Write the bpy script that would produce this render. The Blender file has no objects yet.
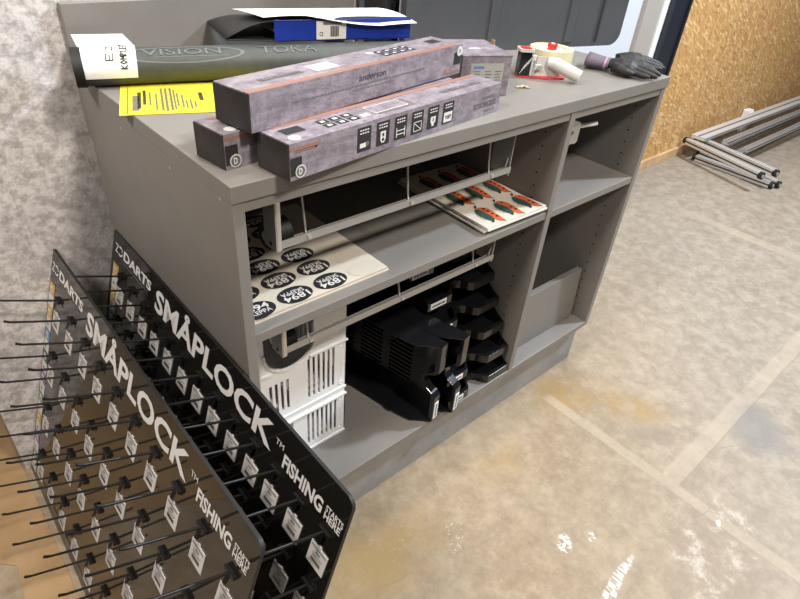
import bpy, bmesh, math, random
from mathutils import Vector, Matrix
random.seed(7)
S = bpy.context.scene
COL = S.collection
# ------------------------------------------------------------------ camera
def cam_axes(yaw, pitch, roll):
    ca, sa, cb, sb = math.cos(yaw), math.sin(yaw), math.cos(pitch), math.sin(pitch)
    f = Vector((sa*cb, ca*cb, sb)); r = Vector((ca, -sa, 0)); u = r.cross(f)
    return r*math.cos(roll)+u*math.sin(roll), -r*math.sin(roll)+u*math.cos(roll), f
cd = bpy.data.cameras.new('camera'); cam = bpy.data.objects.new('camera', cd); COL.objects.link(cam)
r_, u_, f_ = cam_axes(0.7774, -0.6207, 0.0929)
cam.matrix_world = Matrix(((r_.x, u_.x, -f_.x, -0.3169), (r_.y, u_.y, -f_.y, -0.6565), (r_.z, u_.z, -f_.z, 1.2832), (0, 0, 0, 1)))
cd.sensor_width = 36; cd.lens = 580.1/800*36; cd.clip_start = 0.02
S.camera = cam
# ------------------------------------------------------------------ world, lights, exposure
w = bpy.data.worlds.new('world'); S.world = w; w.use_nodes = True
w.node_tree.nodes['Background'].inputs[0].default_value = (0.93, 0.95, 1.0, 1)
w.node_tree.nodes['Background'].inputs[1].default_value = 0.06
def area(name, loc, target, size, power, col, sy=None):
    l = bpy.data.lights.new(name, 'AREA'); l.energy = power; l.color = col
    l.shape = 'RECTANGLE'; l.size = size; l.size_y = sy or size
    o = bpy.data.objects.new(name, l); COL.objects.link(o); o.location = loc
    o.rotation_euler = (Vector(target)-Vector(loc)).to_track_quat('-Z', 'Y').to_euler()
    return o
area('ceiling_lamp_overhead', (1.0, 0.16, 3.3), (1.0, 0.16, 0), 1.2, 26, (1.0, 0.95, 0.89), 0.12)
area('ceiling_lamp_right', (3.3, -1.0, 3.3), (0.7, 0.0, 0.6), 0.22, 120, (0.74, 0.86, 1.0), 0.16)
area('ceiling_lamp_front', (0.45, -1.75, 3.0), (0.3, 0.0, 0.6), 0.3, 50, (1.0, 0.92, 0.83), 0.3)
area('ceiling_lamp_left', (-1.5, -0.25, 3.0), (-0.2, 0.4, 0.6), 0.5, 46, (1.0, 0.92, 0.84), 0.5)
area('ceiling_lamp_far', (3.8, -0.8, 3.3), (3.8, 0.3, 0), 1.5, 24, (1.0, 0.90, 0.78), 0.4)
vs = S.view_settings
vs.view_transform = 'Standard'; vs.look = 'None'; vs.gamma = 1; vs.use_curve_mapping = False
vs.exposure = 0.55
# ------------------------------------------------------------------ materials
MATS = {}
def mat(name, col, rough=0.5, metal=0.0, **k):
    if name in MATS: return MATS[name]
    m = bpy.data.materials.new(name); m.use_nodes = True
    b = m.node_tree.nodes['Principled BSDF']
    b.inputs['Base Color'].default_value = (*col, 1); b.inputs['Roughness'].default_value = rough
    b.inputs['Metallic'].default_value = metal
    for kk, v in k.items(): b.inputs[kk.replace('_', ' ')].default_value = v
    MATS[name] = m; return m
class NT:
    def __init__(s, m):
        s.t = m.node_tree; s.b = s.t.nodes['Principled BSDF']
        s.co = s.t.nodes.new('ShaderNodeTexCoord').outputs['Object']
        s.geo = s.t.nodes.new('ShaderNodeNewGeometry').outputs['Position']
    def set(s, sock, v):
        if isinstance(v, (int, float)): sock.default_value = v
        elif isinstance(v, (tuple, list)): sock.default_value = v
        else: s.t.links.new(v, sock)
    def n(s, kind, **k):
        nd = s.t.nodes.new('ShaderNode'+kind)
        for a, v in k.items(): setattr(nd, a, v)
        return nd
    def math(s, op, a, b=0, clamp=False):
        nd = s.n('Math', operation=op, use_clamp=clamp); s.set(nd.inputs[0], a); s.set(nd.inputs[1], b); return nd.outputs[0]
    def noise(s, vec, scale, detail=4, rough=0.6, dist=0.0):
        nd = s.n('TexNoise'); s.set(nd.inputs['Vector'], vec); nd.inputs['Scale'].default_value = scale
        nd.inputs['Detail'].default_value = detail; nd.inputs['Roughness'].default_value = rough; nd.inputs['Distortion'].default_value = dist
        return nd.outputs['Fac']
    def ramp(s, f, lo, hi, a=0.0, b=1.0):
        nd = s.n('MapRange'); nd.interpolation_type = 'SMOOTHSTEP'; s.set(nd.inputs[0], f)
        nd.inputs[1].default_value = lo; nd.inputs[2].default_value = hi; nd.inputs[3].default_value = a; nd.inputs[4].default_value = b
        return nd.outputs[0]
    def mix(s, f, a, b, mode='MIX'):
        nd = s.n('Mix', data_type='RGBA', blend_type=mode); s.set(nd.inputs[0], f); s.set(nd.inputs[6], c4(a)); s.set(nd.inputs[7], c4(b)); return nd.outputs[2]
    def mapping(s, v, scale=(1, 1, 1), rot=(0, 0, 0), loc=(0, 0, 0)):
        nd = s.n('Mapping'); s.set(nd.inputs[0], v); nd.inputs['Scale'].default_value = scale; nd.inputs['Rotation'].default_value = rot; nd.inputs['Location'].default_value = loc
        return nd.outputs[0]
    def sep(s, v):
        nd = s.n('SeparateXYZ'); s.set(nd.inputs[0], v); return nd.outputs
    def col(s, v): s.set(s.b.inputs['Base Color'], v)
    def bump(s, h, st=0.3, d=0.002):
        nd = s.n('Bump'); nd.inputs['Strength'].default_value = st; nd.inputs['Distance'].default_value = d; s.set(nd.inputs['Height'], h); s.t.links.new(nd.outputs[0], s.b.inputs['Normal'])
def c4(c): return (*c, 1) if isinstance(c, tuple) and len(c) == 3 else c
def speckle(name, col, amt, scale, rough=0.5, bump=0.0, **k):
    m = mat(name, col, rough, **k); t = NT(m)
    f = t.noise(t.co, scale, 5, 0.65)
    t.col(t.mix(t.ramp(f, 0.3, 0.7), tuple(c*(1-amt) for c in col), tuple(min(1, c*(1+amt)) for c in col)))
    if bump: t.bump(f, bump)
    return m
GREY = speckle('grey_laminate', (0.208, 0.194, 0.178), 0.035, 14, 0.42)
GREYIN = GREY
HOLE = mat('drilled_hole', (0.02, 0.02, 0.02), 0.8)
PLINTH = speckle('plinth_laminate', (0.29, 0.29, 0.285), 0.16, 9, 0.5)
STEEL = mat('galvanised_steel', (0.62, 0.61, 0.58), 0.35, 0.75)
STEELP = mat('light_grey_steel', (0.40, 0.39, 0.37), 0.4, 0.4)
ALU = mat('brushed_aluminium', (0.60, 0.62, 0.66), 0.32, 0.7)
ALUW = mat('pale_aluminium', (0.68, 0.68, 0.68), 0.4, 0.3)
BLK = mat('black_plastic', (0.008, 0.008, 0.009), 0.14)
BLKM = mat('matt_black', (0.015, 0.015, 0.016), 0.55)
RUB = mat('black_rubber', (0.01, 0.01, 0.01), 0.6)
BOARD = mat('gloss_black_acrylic', (0.012, 0.011, 0.010), 0.06, 0.0, IOR=1.75)
EDGE = mat('black_sawn_edge', (0.010, 0.0095, 0.009), 0.6)
HOOKM = mat('black_wire_hook', (0.006, 0.006, 0.006), 0.42)
WHT = mat('white_print', (0.72, 0.70, 0.68), 0.5)
LABEL = mat('price_label_paper', (0.62, 0.60, 0.58), 0.55)
INK = mat('black_ink', (0.02, 0.02, 0.022), 0.55)
GINK = mat('grey_ink', (0.14, 0.13, 0.13), 0.6)
WP = mat('white_plastic', (0.88, 0.89, 0.90), 0.35)
PAPER = mat('white_paper', (0.82, 0.81, 0.79), 0.7)
CREAM = mat('cream_sheet', (0.66, 0.60, 0.50), 0.45)
CREAM2 = mat('cream_sheet_embossed', (0.625, 0.57, 0.475), 0.5)
YEL = mat('yellow_paper', (0.72, 0.60, 0.035), 0.65)
BLUE = mat('blue_card', (0.008, 0.03, 0.26), 0.35)
RED = mat('red_plastic', (0.62, 0.02, 0.02), 0.3)
REDM = mat('red_matt', (0.55, 0.05, 0.06), 0.5)
ORANGE = mat('orange_print', (0.62, 0.12, 0.04), 0.5)
TEAL = mat('dark_teal_print', (0.03, 0.075, 0.065), 0.5)
GOLD = mat('gold_print', (0.55, 0.33, 0.06), 0.5)
SBLUE = mat('blue_print', (0.10, 0.22, 0.40), 0.5)
SGRN = mat('green_print', (0.12, 0.24, 0.10), 0.5)
SPUR = mat('purple_print', (0.2, 0.12, 0.28), 0.5)
COPPER = mat('copper_print', (0.30, 0.155, 0.115), 0.4)
PINKB = mat('pink_elastic', (0.42, 0.23, 0.36), 0.8)
DKBROWN = speckle('dark_carton_end', (0.034, 0.029, 0.029), 0.3, 30, 0.5)
PANELG = speckle('grey_moulded_plastic', (0.075, 0.08, 0.088), 0.10, 5, 0.38)
PANELD = mat('dark_grey_plastic', (0.04, 0.042, 0.046), 0.4)
TUBEM = speckle('grey_green_fabric', (0.055, 0.062, 0.058), 0.10, 60, 0.55)
TUBEP = mat('pale_grey_print', (0.13, 0.14, 0.137), 0.5)
# printed carton
m = mat('grunge_purple_carton', (0.3, 0.27, 0.3), 0.38); t = NT(m); CARTON = m
v = t.mapping(t.co, (1, 1.6, 2.2))
f1 = t.noise(v, 26, 7, 0.78, 0.0); f2 = t.noise(v, 70, 3, 0.7)
c = t.mix(t.ramp(f1, 0.35, 0.68), (0.165, 0.140, 0.163), (0.335, 0.298, 0.335))
c = t.mix(t.math('MULTIPLY', t.ramp(f2, 0.56, 0.66), 0.6), c, (0.12, 0.10, 0.13)); t.col(c)
# felt
m = mat('grey_felt', (0.5, 0.48, 0.46), 0.95); t = NT(m); FELT = m
f1 = t.noise(t.geo, 62, 5, 0.66, 0.0); f2 = t.noise(t.geo, 7, 4, 0.6); f3 = t.noise(t.geo, 160, 2, 0.6)
c = t.mix(t.ramp(f1, 0.33, 0.66), (0.36, 0.335, 0.325), (0.66, 0.625, 0.61))
c = t.mix(t.math('MULTIPLY', t.ramp(f2, 0.45, 0.7), 0.25), c, (0.33, 0.31, 0.31)); t.col(c); t.bump(f3, 0.4, 0.002)
# white speckled wall
m = mat('white_speckled_board', (0.8, 0.82, 0.84), 0.8); t = NT(m); WWALL = m
c = t.mix(t.ramp(t.noise(t.geo, 60, 4, 0.7), 0.62, 0.70), (0.56, 0.60, 0.65), (0.36, 0.39, 0.44)); t.col(c)
# osb
m = mat('osb_board', (0.6, 0.4, 0.2), 0.55); t = NT(m); OSB = m
lay = None
cols = [((0.44, 0.22, 0.070), (0.62, 0.36, 0.130)), ((0.50, 0.26, 0.085), (0.70, 0.43, 0.17)), ((0.40, 0.19, 0.055), (0.80, 0.56, 0.28))]
for i, (ry, sc) in enumerate(((0.85, 16), (0.45, 19), (1.15, 22))):
    mp = t.mapping(t.mapping(t.geo, (1, 1, 1), (0, ry, 0)), (5.0, 1, 1))
    vo = t.n('TexVoronoi'); t.set(vo.inputs['Vector'], mp); vo.inputs['Scale'].default_value = sc
    sp = t.n('SeparateColor'); t.set(sp.inputs[0], vo.outputs['Color'])
    cc = t.mix(sp.outputs[0], cols[i][0], cols[i][1])
    lay = cc if lay is None else t.mix(t.math('GREATER_THAN', sp.outputs[1], 0.6), lay, cc)
g = t.noise(t.mapping(t.mapping(t.geo, (1, 1, 1), (0, 0.8, 0)), (7, 1, 1)), 16, 4, 0.7)
lay = t.mix(t.math('MULTIPLY', t.ramp(g, 0.56, 0.64), 0.5), lay, (0.82, 0.58, 0.30))
t.col(lay); t.bump(g, 0.25, 0.002)
WOOD = speckle('pale_pine', (0.60, 0.40, 0.22), 0.2, 9, 0.6)
# concrete floor
m = mat('worn_concrete', (0.5, 0.45, 0.4), 0.5); t = NT(m); CONC = m
P = t.geo; X, Y, Z = t.sep(P)[0:3]
warp = t.math('MULTIPLY', t.math('SUBTRACT', t.noise(P, 6, 4), 0.5), 0.06)
n1 = t.noise(P, 2.2, 7, 0.62, 0.2); n2 = t.noise(P, 17, 8, 0.74, 0.1); n3 = t.noise(P, 110, 4, 0.7)
c = t.mix(t.ramp(n1, 0.36, 0.64), (0.262, 0.195, 0.125), (0.322, 0.252, 0.172))
c = t.mix(t.math('MULTIPLY', t.ramp(n2, 0.46, 0.68), 0.55), c, (0.42, 0.345, 0.25))
c = t.mix(t.math('MULTIPLY', t.ramp(n2, 0.50, 0.34), 0.55), c, (0.225, 0.17, 0.115))
c = t.mix(t.math('MULTIPLY', t.ramp(n3, 0.58, 0.70), 0.30), c, (0.19, 0.145, 0.10))
n4 = t.noise(P, 48, 8, 0.82, 0.0); n5 = t.noise(t.mapping(P, (1, 5, 1), (0, 0, 0.5)), 14, 6, 0.8)
c = t.mix(t.math('MULTIPLY', t.ramp(n4, 0.50, 0.66), 0.40), c, (0.43, 0.36, 0.27))
c = t.mix(t.math('MULTIPLY', t.ramp(n4, 0.47, 0.34), 0.40), c, (0.20, 0.15, 0.10))
c = t.mix(t.math('MULTIPLY', t.ramp(n5, 0.60, 0.68), 0.22), c, (0.50, 0.45, 0.37))
c = t.mix(t.math('MULTIPLY', t.ramp(t.math('ADD', X, t.math('MULTIPLY', Y, -1.2)), 0.9, 2.2), 0.65), c, t.mix(t.ramp(n2, 0.35, 0.65), (0.245, 0.215, 0.18), (0.37, 0.335, 0.285)))
def spot(cx, cy, rx, ry, ang=0.0, soft=0.5, brk=None, thr=(0.4, 0.6)):
    dx = t.math('SUBTRACT', t.math('ADD', X, warp), cx); dy = t.math('SUBTRACT', t.math('ADD', Y, warp), cy)
    ca, sa = math.cos(ang), math.sin(ang)
    a = t.math('DIVIDE', t.math('ADD', t.math('MULTIPLY', dx, ca), t.math('MULTIPLY', dy, sa)), rx)
    b = t.math('DIVIDE', t.math('SUBTRACT', t.math('MULTIPLY', dy, ca), t.math('MULTIPLY', dx, sa)), ry)
    d = t.math('SQRT', t.math('ADD', t.math('MULTIPLY', a, a), t.math('MULTIPLY', b, b)))
    mk = t.ramp(d, 1.0, soft)
    if brk is not None: mk = t.math('MULTIPLY', mk, t.ramp(brk, thr[0], thr[1]))
    return mk
ny = t.noise(P, 7, 7, 0.75, 0.2)
for (cx, cy, rx, ry, an, k) in ((1.05, -0.08, 0.20, 0.12, -0.6, 0.95), (1.15, -0.24, 0.20, 0.08, -0.8, 0.9), (0.20, -0.13, 0.27, 0.15, 0.0, 0.95), (0.66, -0.12, 0.14, 0.09, 0.4, 0.6), (0.05, 0.0, 0.2, 0.2, 0, 0.7)):
    c = t.mix(t.math('MULTIPLY', spot(cx, cy, rx, ry, an, 0.15, ny, (0.34, 0.54)), k*0.8), c, (0.31, 0.205, 0.075))
c = t.mix(t.math('MULTIPLY', spot(1.40, -0.53, 0.16, 0.11, 0.4, 0.4), 0.65), c, (0.205, 0.195, 0.19))
c = t.mix(t.math('MULTIPLY', spot(1.10, -0.33, 0.10, 0.05, -0.6, 0.3), 0.45), c, (0.20, 0.16, 0.12))
def band(a, lo, hi, soft=0.004):
    a = t.math('ADD', a, t.math('MULTIPLY', warp, 0.12))
    return t.math('MULTIPLY', t.ramp(a, lo-soft, lo+soft), t.ramp(a, hi+soft, hi-soft))
wear = t.ramp(t.noise(P, 7, 5, 0.7), 0.25, 0.6, 0.15, 0.6)
s1 = t.math('MULTIPLY', band(X, 0.957, 0.992), t.ramp(Y, -0.03, -0.06))
s2 = t.math('MULTIPLY', band(Y, -0.482, -0.432), t.math('GREATER_THAN', X, 0.985))
s3 = t.math('MULTIPLY', band(X, 2.66, 2.73), t.ramp(Y, 0.45, 0.25))
s4 = t.math('MULTIPLY', band(X, 2.84, 2.87), t.ramp(t.noise(P, 12, 3), 0.5, 0.55))
c = t.mix(t.math('MULTIPLY', t.math('MAXIMUM', s1, t.math('MAXIMUM', s2, s3)), wear), c, (0.42, 0.355, 0.27))
c = t.mix(t.math('MULTIPLY', s4, 0.5), c, (0.34, 0.30, 0.25))
c = t.mix(t.math('MULTIPLY', t.math('MULTIPLY', band(X, 0.952, 0.958, 0.002), t.ramp(Y, -0.09, -0.12)), 0.35), c, (0.26, 0.21, 0.16))
c = t.mix(t.math('MULTIPLY', t.math('MULTIPLY', band(Y, -0.486, -0.482, 0.002), t.math('GREATER_THAN', X, 0.985)), 0.5), c, (0.24, 0.20, 0.16))
# fine cracks
vo = t.n('TexVoronoi', feature='DISTANCE_TO_EDGE'); vo.inputs['Scale'].default_value = 2.1
vv = t.n('VectorMath', operation='ADD'); t.set(vv.inputs[0], P); cb = t.n('CombineXYZ'); t.set(cb.inputs[0], warp); t.set(cb.inputs[1], warp); t.set(vv.inputs[1], cb.outputs[0]); t.set(vo.inputs['Vector'], vv.outputs[0])
crack = t.math('MULTIPLY', t.ramp(vo.outputs['Distance'], 0.006, 0.001), t.ramp(t.noise(P, 3, 3), 0.5, 0.62))
c = t.mix(t.math('MULTIPLY', crack, 0.5), c, (0.22, 0.18, 0.14))
# paint scuffs
ns = t.noise(t.mapping(P, (1, 1, 1), (0, 0, 0.6)), 95, 3, 0.6, 0.8); nl = t.noise(t.mapping(P, (3.2, 0.7, 1), (0, 0, -0.75)), 42, 3, 0.6)
for (cx, cy, rx, ry, an, br, th, k) in ((0.592, -0.385, 0.032, 0.022, 0.6, ns, (0.47, 0.52), 0.95), (0.655, -0.425, 0.02, 0.012, 0.9, ns, (0.52, 0.56), 0.8), (0.59, -0.52, 0.13, 0.014, 0.10, nl, (0.42, 0.55), 0.9), (0.40, -0.20, 0.06, 0.035, 0.8, ns, (0.60, 0.64), 0.5), (0.28, -0.13, 0.05, 0.02, 0.2, ns, (0.62, 0.66), 0.4), (0.93, -0.64, 0.16, 0.10, 0.3, n2, (0.52, 0.66), 0.32), (0.97, -0.60, 0.01, 0.006, 0.0, ns, (0.3, 0.5), 0.9), (0.8, -0.62, 0.16, 0.06, 0.9, n2, (0.5, 0.66), 0.3)):
    c = t.mix(t.math('MULTIPLY', spot(cx, cy, rx, ry, an, 0.6, br, th), k), c, (0.70, 0.69, 0.67))
t.col(c); t.set(t.b.inputs['Roughness'], t.ramp(n2, 0.3, 0.7, 0.55, 0.72)); t.b.inputs['Specular IOR Level'].default_value = 0.3; t.bump(t.math('ADD', n2, t.math('MULTIPLY', n3, 0.4)), 0.12, 0.002)
# kraft paper
m = mat('crumpled_kraft_paper', (0.5, 0.33, 0.16), 0.6); t = NT(m); KRAFT = m
f1 = t.noise(t.geo, 6, 5, 0.6, 0.6)
t.col(t.mix(t.ramp(f1, 0.3, 0.7), (0.31, 0.195, 0.092), (0.40, 0.265, 0.135))); t.bump(f1, 0.5, 0.01)
# ------------------------------------------------------------------ mesh builder
class MB:
    def __init__(s): s.v = []; s.f = []; s.m = []; s.mats = []; s.sm = []
    def mi(s, m):
        if m not in s.mats: s.mats.append(m)
        return s.mats.index(m)
    def add(s, vs, fs, m, smooth=False):
        o = len(s.v); s.v += [Vector(p) for p in vs]; k = s.mi(m)
        for f in fs: s.f.append([o+i for i in f]); s.m.append(k); s.sm.append(smooth)
        return s
    def box(s, lo, hi, m, M=None):
        (a, b, c), (d, e, g) = lo, hi
        P = [Vector(p) for p in ((a, b, c), (d, b, c), (d, e, c), (a, e, c), (a, b, g), (d, b, g), (d, e, g), (a, e, g))]
        if M: P = [M @ p for p in P]
        return s.add(P, [(3, 2, 1, 0), (4, 5, 6, 7), (0, 1, 5, 4), (1, 2, 6, 5), (2, 3, 7, 6), (3, 0, 4, 7)], m)
    def prism(s, poly, h0, h1, m, M=None, smooth=False, capm=None):
        n = len(poly); P = [Vector((x, y, h0)) for x, y in poly]+[Vector((x, y, h1)) for x, y in poly]
        if M: P = [M @ p for p in P]
        s.add(P, [[i, (i+1) % n, n+(i+1) % n, n+i] for i in range(n)], m, smooth)
        s.add(P, [list(range(n))[::-1], list(range(n, 2*n))], capm or m)
        return s
    def bar(s, a, b, w, h, m, up=(0, 0, 1)):
        a = Vector(a); b = Vector(b); d = (b-a).normalized(); x = d.cross(Vector(up)).normalized(); z = x.cross(d)
        M = Matrix.Translation(a) @ Matrix((x, d, z)).transposed().to_4x4()
        return s.box((-w/2, 0, -h/2), (w/2, (b-a).length, h/2), m, M)
    def tube(s, pts, r, m, n=10, cap=True, smooth=True, flat=1.0, upv=(0, 0, 1)):
        pts = [Vector(p) for p in pts]; R = r if isinstance(r, (list, tuple)) else [r]*len(pts)
        V = []; up = None
        for i, p in enumerate(pts):
            d = (pts[min(i+1, len(pts)-1)]-pts[max(i-1, 0)]).normalized()
            if up is None:
                up = Vector(upv); 
                if abs(d.dot(up)) > 0.95: up = Vector((1, 0, 0))
            x = d.cross(up).normalized(); up = x.cross(d).normalized()
            for k in range(n):
                a = 2*math.pi*k/n; V.append(p+(x*math.cos(a)+up*math.sin(a)*flat)*R[i])
        F = [[i*n+k, i*n+(k+1) % n, (i+1)*n+(k+1) % n, (i+1)*n+k] for i in range(len(pts)-1) for k in range(n)]
        s.add(V, F, m, smooth)
        if cap: s.add(V, [list(range(n))[::-1], [len(V)-n+k for k in range(n)]], m)
        return s
    def cyl(s, a, b, r, m, n=20, smooth=True): return s.tube([a, b], r, m, n, True, smooth)
    def disc(s, c, r, m, ax, n=20, ry=None, ay=None):
        c = Vector(c); ax = Vector(ax).normalized()
        x = Vector(ay).normalized() if ay else ax.orthogonal().normalized(); y = ax.cross(x); ry = ry or r
        return s.add([c+x*r*math.cos(2*math.pi*k/n)+y*ry*math.sin(2*math.pi*k/n) for k in range(n)], [list(range(n))], m)
    def ring(s, c, r0, r1, h, m, ax=(0, 0, 1), n=32, a0=0, a1=2*math.pi, m2=None):
        c = Vector(c); ax = Vector(ax).normalized(); x = ax.orthogonal().normalized(); y = ax.cross(x); full = abs(a1-a0-2*math.pi) < 1e-6
        V = []; N = n if full else n+1
        for i in range(N):
            a = a0+(a1-a0)*i/n; d = x*math.cos(a)+y*math.sin(a)
            V += [c+d*r0, c+d*r1, c+d*r1+ax*h, c+d*r0+ax*h]
        for i in range(n):
            j = (i+1) % N
            q = [[i*4+k, i*4+(k+1) % 4, j*4+(k+1) % 4, j*4+k] for k in range(4)]
            s.add([V[z] for f in q for z in f], [[0, 1, 2, 3], [4, 5, 6, 7], [8, 9, 10, 11], [12, 13, 14, 15]], m)
        return s
    def quad(s, o, ux, uy, m, M=None):
        o = Vector(o); ux = Vector(ux); uy = Vector(uy); P = [o, o+ux, o+ux+uy, o+uy]
        if M: P = [M @ p for p in P]
        return s.add(P, [(0, 1, 2, 3)], m)
    def poly(s, pts, m, M=None):
        P = [Vector(p) for p in pts]
        if M: P = [M @ p for p in P]
        return s.add(P, [list(range(len(P)))], m)
    def grid(s, fn, nu, nv, m, smooth=True):
        V = [fn(i/nu, j/nv) for j in range(nv+1) for i in range(nu+1)]
        return s.add(V, [[j*(nu+1)+i, j*(nu+1)+i+1, (j+1)*(nu+1)+i+1, (j+1)*(nu+1)+i] for j in range(nv) for i in range(nu)], m, smooth)
    def text(s, body, M, m, height=None, width=None, bold=0.0, shear=0.0):
        """lettering laid in the XY plane of M, origin bottom-left; cap height / total width as given"""
        vs_, fs_ = text_geo(body, bold, shear)
        x0 = min(v[0] for v in vs_); x1 = max(v[0] for v in vs_); y1 = TH
        sy = height/y1; sx = width/(x1-x0) if width else sy
        return s.add([M @ Vector(((v[0]-x0)*sx, v[1]*sy, 0)) for v in vs_], fs_, m)
    def build(s, name, parent=None, bevel=0.0, world=True, seg=2, solid=0.0, weld=False, angle=40):
        me = bpy.data.meshes.new(name)
        V = s.v
        if parent is not None and world:
            inv = parent.matrix_basis.inverted()
            if parent.parent is not None: inv = inv @ parent.parent.matrix_basis.inverted()
            V = [inv @ p for p in V]
        me.from_pydata([tuple(p) for p in V], [], s.f)
        for mt in s.mats: me.materials.append(mt)
        for p, k, sm in zip(me.polygons, s.m, s.sm): p.material_index = k; p.use_smooth = sm
        if weld:
            bm = bmesh.new(); bm.from_mesh(me); bmesh.ops.remove_doubles(bm, verts=bm.verts, dist=1e-5); bm.to_mesh(me); bm.free()
        me.update()
        o = bpy.data.objects.new(name, me); COL.objects.link(o)
        if parent is not None: o.parent = parent
        if solid: md = o.modifiers.new('solid', 'SOLIDIFY'); md.thickness = solid; md.offset = 0
        if bevel:
            md = o.modifiers.new('bevel', 'BEVEL'); md.width = bevel; md.segments = seg; md.limit_method = 'ANGLE'; md.angle_limit = math.radians(angle)
        return o
_tg = {}
def text_geo(body, bold=0.0, shear=0.0):
    k = (body, bold, shear)
    if k in _tg: return _tg[k]
    cu = bpy.data.curves.new('t', 'FONT'); cu.body = body; cu.offset = bold; cu.shear = shear; cu.resolution_u = 3
    o = bpy.data.objects.new('t', cu); COL.objects.link(o)
    dg = bpy.context.evaluated_depsgraph_get(); dg.update(); me = bpy.data.meshes.new_from_object(o.evaluated_get(dg))
    r = ([tuple(v.co) for v in me.vertices], [list(p.vertices) for p in me.polygons])
    bpy.data.objects.remove(o); bpy.data.curves.remove(cu); bpy.data.meshes.remove(me)
    _tg[k] = r; return r
TH = max(v[1] for v in text_geo('H')[0])
def tag(o, label=None, cat=None, group=None, kind=None):
    if label: o['label'] = label
    if cat: o['category'] = cat
    if group: o['group'] = group
    if kind: o['kind'] = kind
    return o
def thing(name, label, cat, loc=(0, 0, 0), rz=0.0, group=None, M=None):
    o = bpy.data.objects.new(name, None); COL.objects.link(o); o.empty_display_size = 0.05
    if M is not None: o.matrix_basis = M
    else: o.location = loc; o.rotation_euler = (0, 0, rz)
    o.matrix_basis = o.matrix_basis
    return tag(o, label, cat, group)
def frame(o, x, y):
    """matrix with origin o, X axis x, Y axis y"""
    x = Vector(x).normalized(); z = x.cross(Vector(y)).normalized(); y = z.cross(x)
    return Matrix.Translation(Vector(o)) @ Matrix((x, y, z)).transposed().to_4x4()
def copy_tree(o, parent=None):
    c = o.copy(); COL.objects.link(c)
    if parent is not None: c.parent = parent
    for ch in [k for k in bpy.data.objects if k.parent == o]: copy_tree(ch, c)
    return c
# ------------------------------------------------------------------ setting
b = MB(); b.box((-3, -3, -0.05), (7.5, 0.79, 0), CONC); b.box((-3, 0.79, -0.05), (2.7, 4, 0), CONC); tag(b.build('floor'), kind='structure')
b = MB()
x = -0.333
for x1 in (-0.162, 0.70): b.box((x+0.001, 0.62, 0.0), (x1-0.001, 0.66, 2.3), FELT); x = x1
b.box((-0.3, 0.6206, 0.0), (0.65, 0.65, 2.28), FELT); tag(b.build('wall_felt', bevel=0.0015), kind='structure')
b = MB().box((2.91, 0.79, 0.0), (7.5, 0.83, 2.8), OSB); tag(b.build('wall_back'), kind='structure')
b = MB().box((2.912, 0.772, 0.0), (3.50, 0.79, 0.055), WOOD); b.box((3.502, 0.772, 0.0), (7.5, 0.79, 0.055), WOOD); tag(b.build('baseboard_back', bevel=0.002), kind='structure')
DOORM = mat('anthracite_door_frame', (0.014, 0.018, 0.028), 0.35)
b = MB().box((2.70, 0.74, 0.0), (2.80, 0.86, 2.6), DOORM); b.box((2.80, 0.765, 0.0), (2.89, 0.86, 2.6), DOORM); b.box((2.89, 0.755, 0), (2.91, 0.86, 2.6), DOORM)
tag(b.build('trim_1', bevel=0.003), kind='structure')
BEI = mat('beige_jamb', (0.36, 0.33, 0.30), 0.7)
b = MB().box((2.50, 0.78, 0.0), (2.655, 0.86, 2.6), BEI); tag(b.build('trim_2', bevel=0.003), kind='structure')
BRT = mat('white_trim', (0.85, 0.92, 0.95), 0.5)
b = MB().box((2.655, 0.77, 0.0), (2.70, 0.86, 2.6), BRT); tag(b.build('trim_3', bevel=0.003), kind='structure')
b = MB().box((1.2, 0.80, 0.0), (2.50, 0.86, 2.6), WWALL); tag(b.build('wall_white'), kind='structure')
# socket post at the wall
b = MB().box((4.38, 0.74, 0.0), (4.46, 0.785, 0.15), WP); b.box((4.385, 0.733, 0.02), (4.455, 0.74, 0.14), WP)
tag(b.build('floor_post', bevel=0.004), 'short white post standing against the chipboard wall behind the aluminium frames', 'post')
# ------------------------------------------------------------------ counter
H = 0.9443; L = 1.194; D = 0.60; T = 0.0263; TP = 0.0186; ZD = 0.181; ZS = 0.683; XD = 0.787; SB = H-T
ct = thing('display_counter', 'long grey laminate shop counter with open shelves on a plinth', 'counter', (0, 0, 0))
MB().box((-0.001, -0.001, SB), (L+0.003, D+0.002, H), GREY).build('countertop', ct, 0.0015)
b = MB().box((0, 0.001, ZD-TP), (TP, D, SB-0.0004), GREY)
for y_ in (0.035, 0.2, 0.4): b.disc((-0.0006, y_, SB-0.02 if y_ > 0.1 else SB-0.005), 0.003, STEEL, (-1, 0, 0), 10)
b.build('side_panel', ct, 0.0012)
b = MB().box((L-TP, 0.001, ZD-TP), (L, D, SB-0.0004), GREY)
for k in range(-1, 20):
    z_ = 0.8601-0.032*k
    if z_ > ZD+0.03:
        for y_ in (0.055, 0.5): b.disc((L-TP-0.0004, y_, z_), 0.0026, HOLE, (-1, 0, 0), 8)
b.build('side_panel', ct, 0.0012)
b = MB().box((XD, 0.001, ZD), (XD+TP, D-0.01, SB-0.0004), GREY)
for k in range(0, 20):
    z_ = 0.8601-0.032*k
    if z_ > ZD+0.03:
        for y_ in (0.055, 0.5):
            b.disc((XD-0.0004, y_, z_), 0.0026, HOLE, (-1, 0, 0), 8)
b.build('divider_panel', ct, 0.0012)
MB().box((TP+0.0003, 0.003, SB-0.0171), (XD-0.0003, 0.06, SB-0.0004), GREY).box((XD+TP+0.0003, 0.003, SB-0.0171), (L-TP-0.0003, 0.06, SB-0.0004), GREY).build('front_rail', ct, 0.0008)
MB().box((TP+0.0003, 0.003, ZS-TP), (XD-0.0003, D-0.015, ZS), GREY).build('shelf', ct, 0.001)
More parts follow.
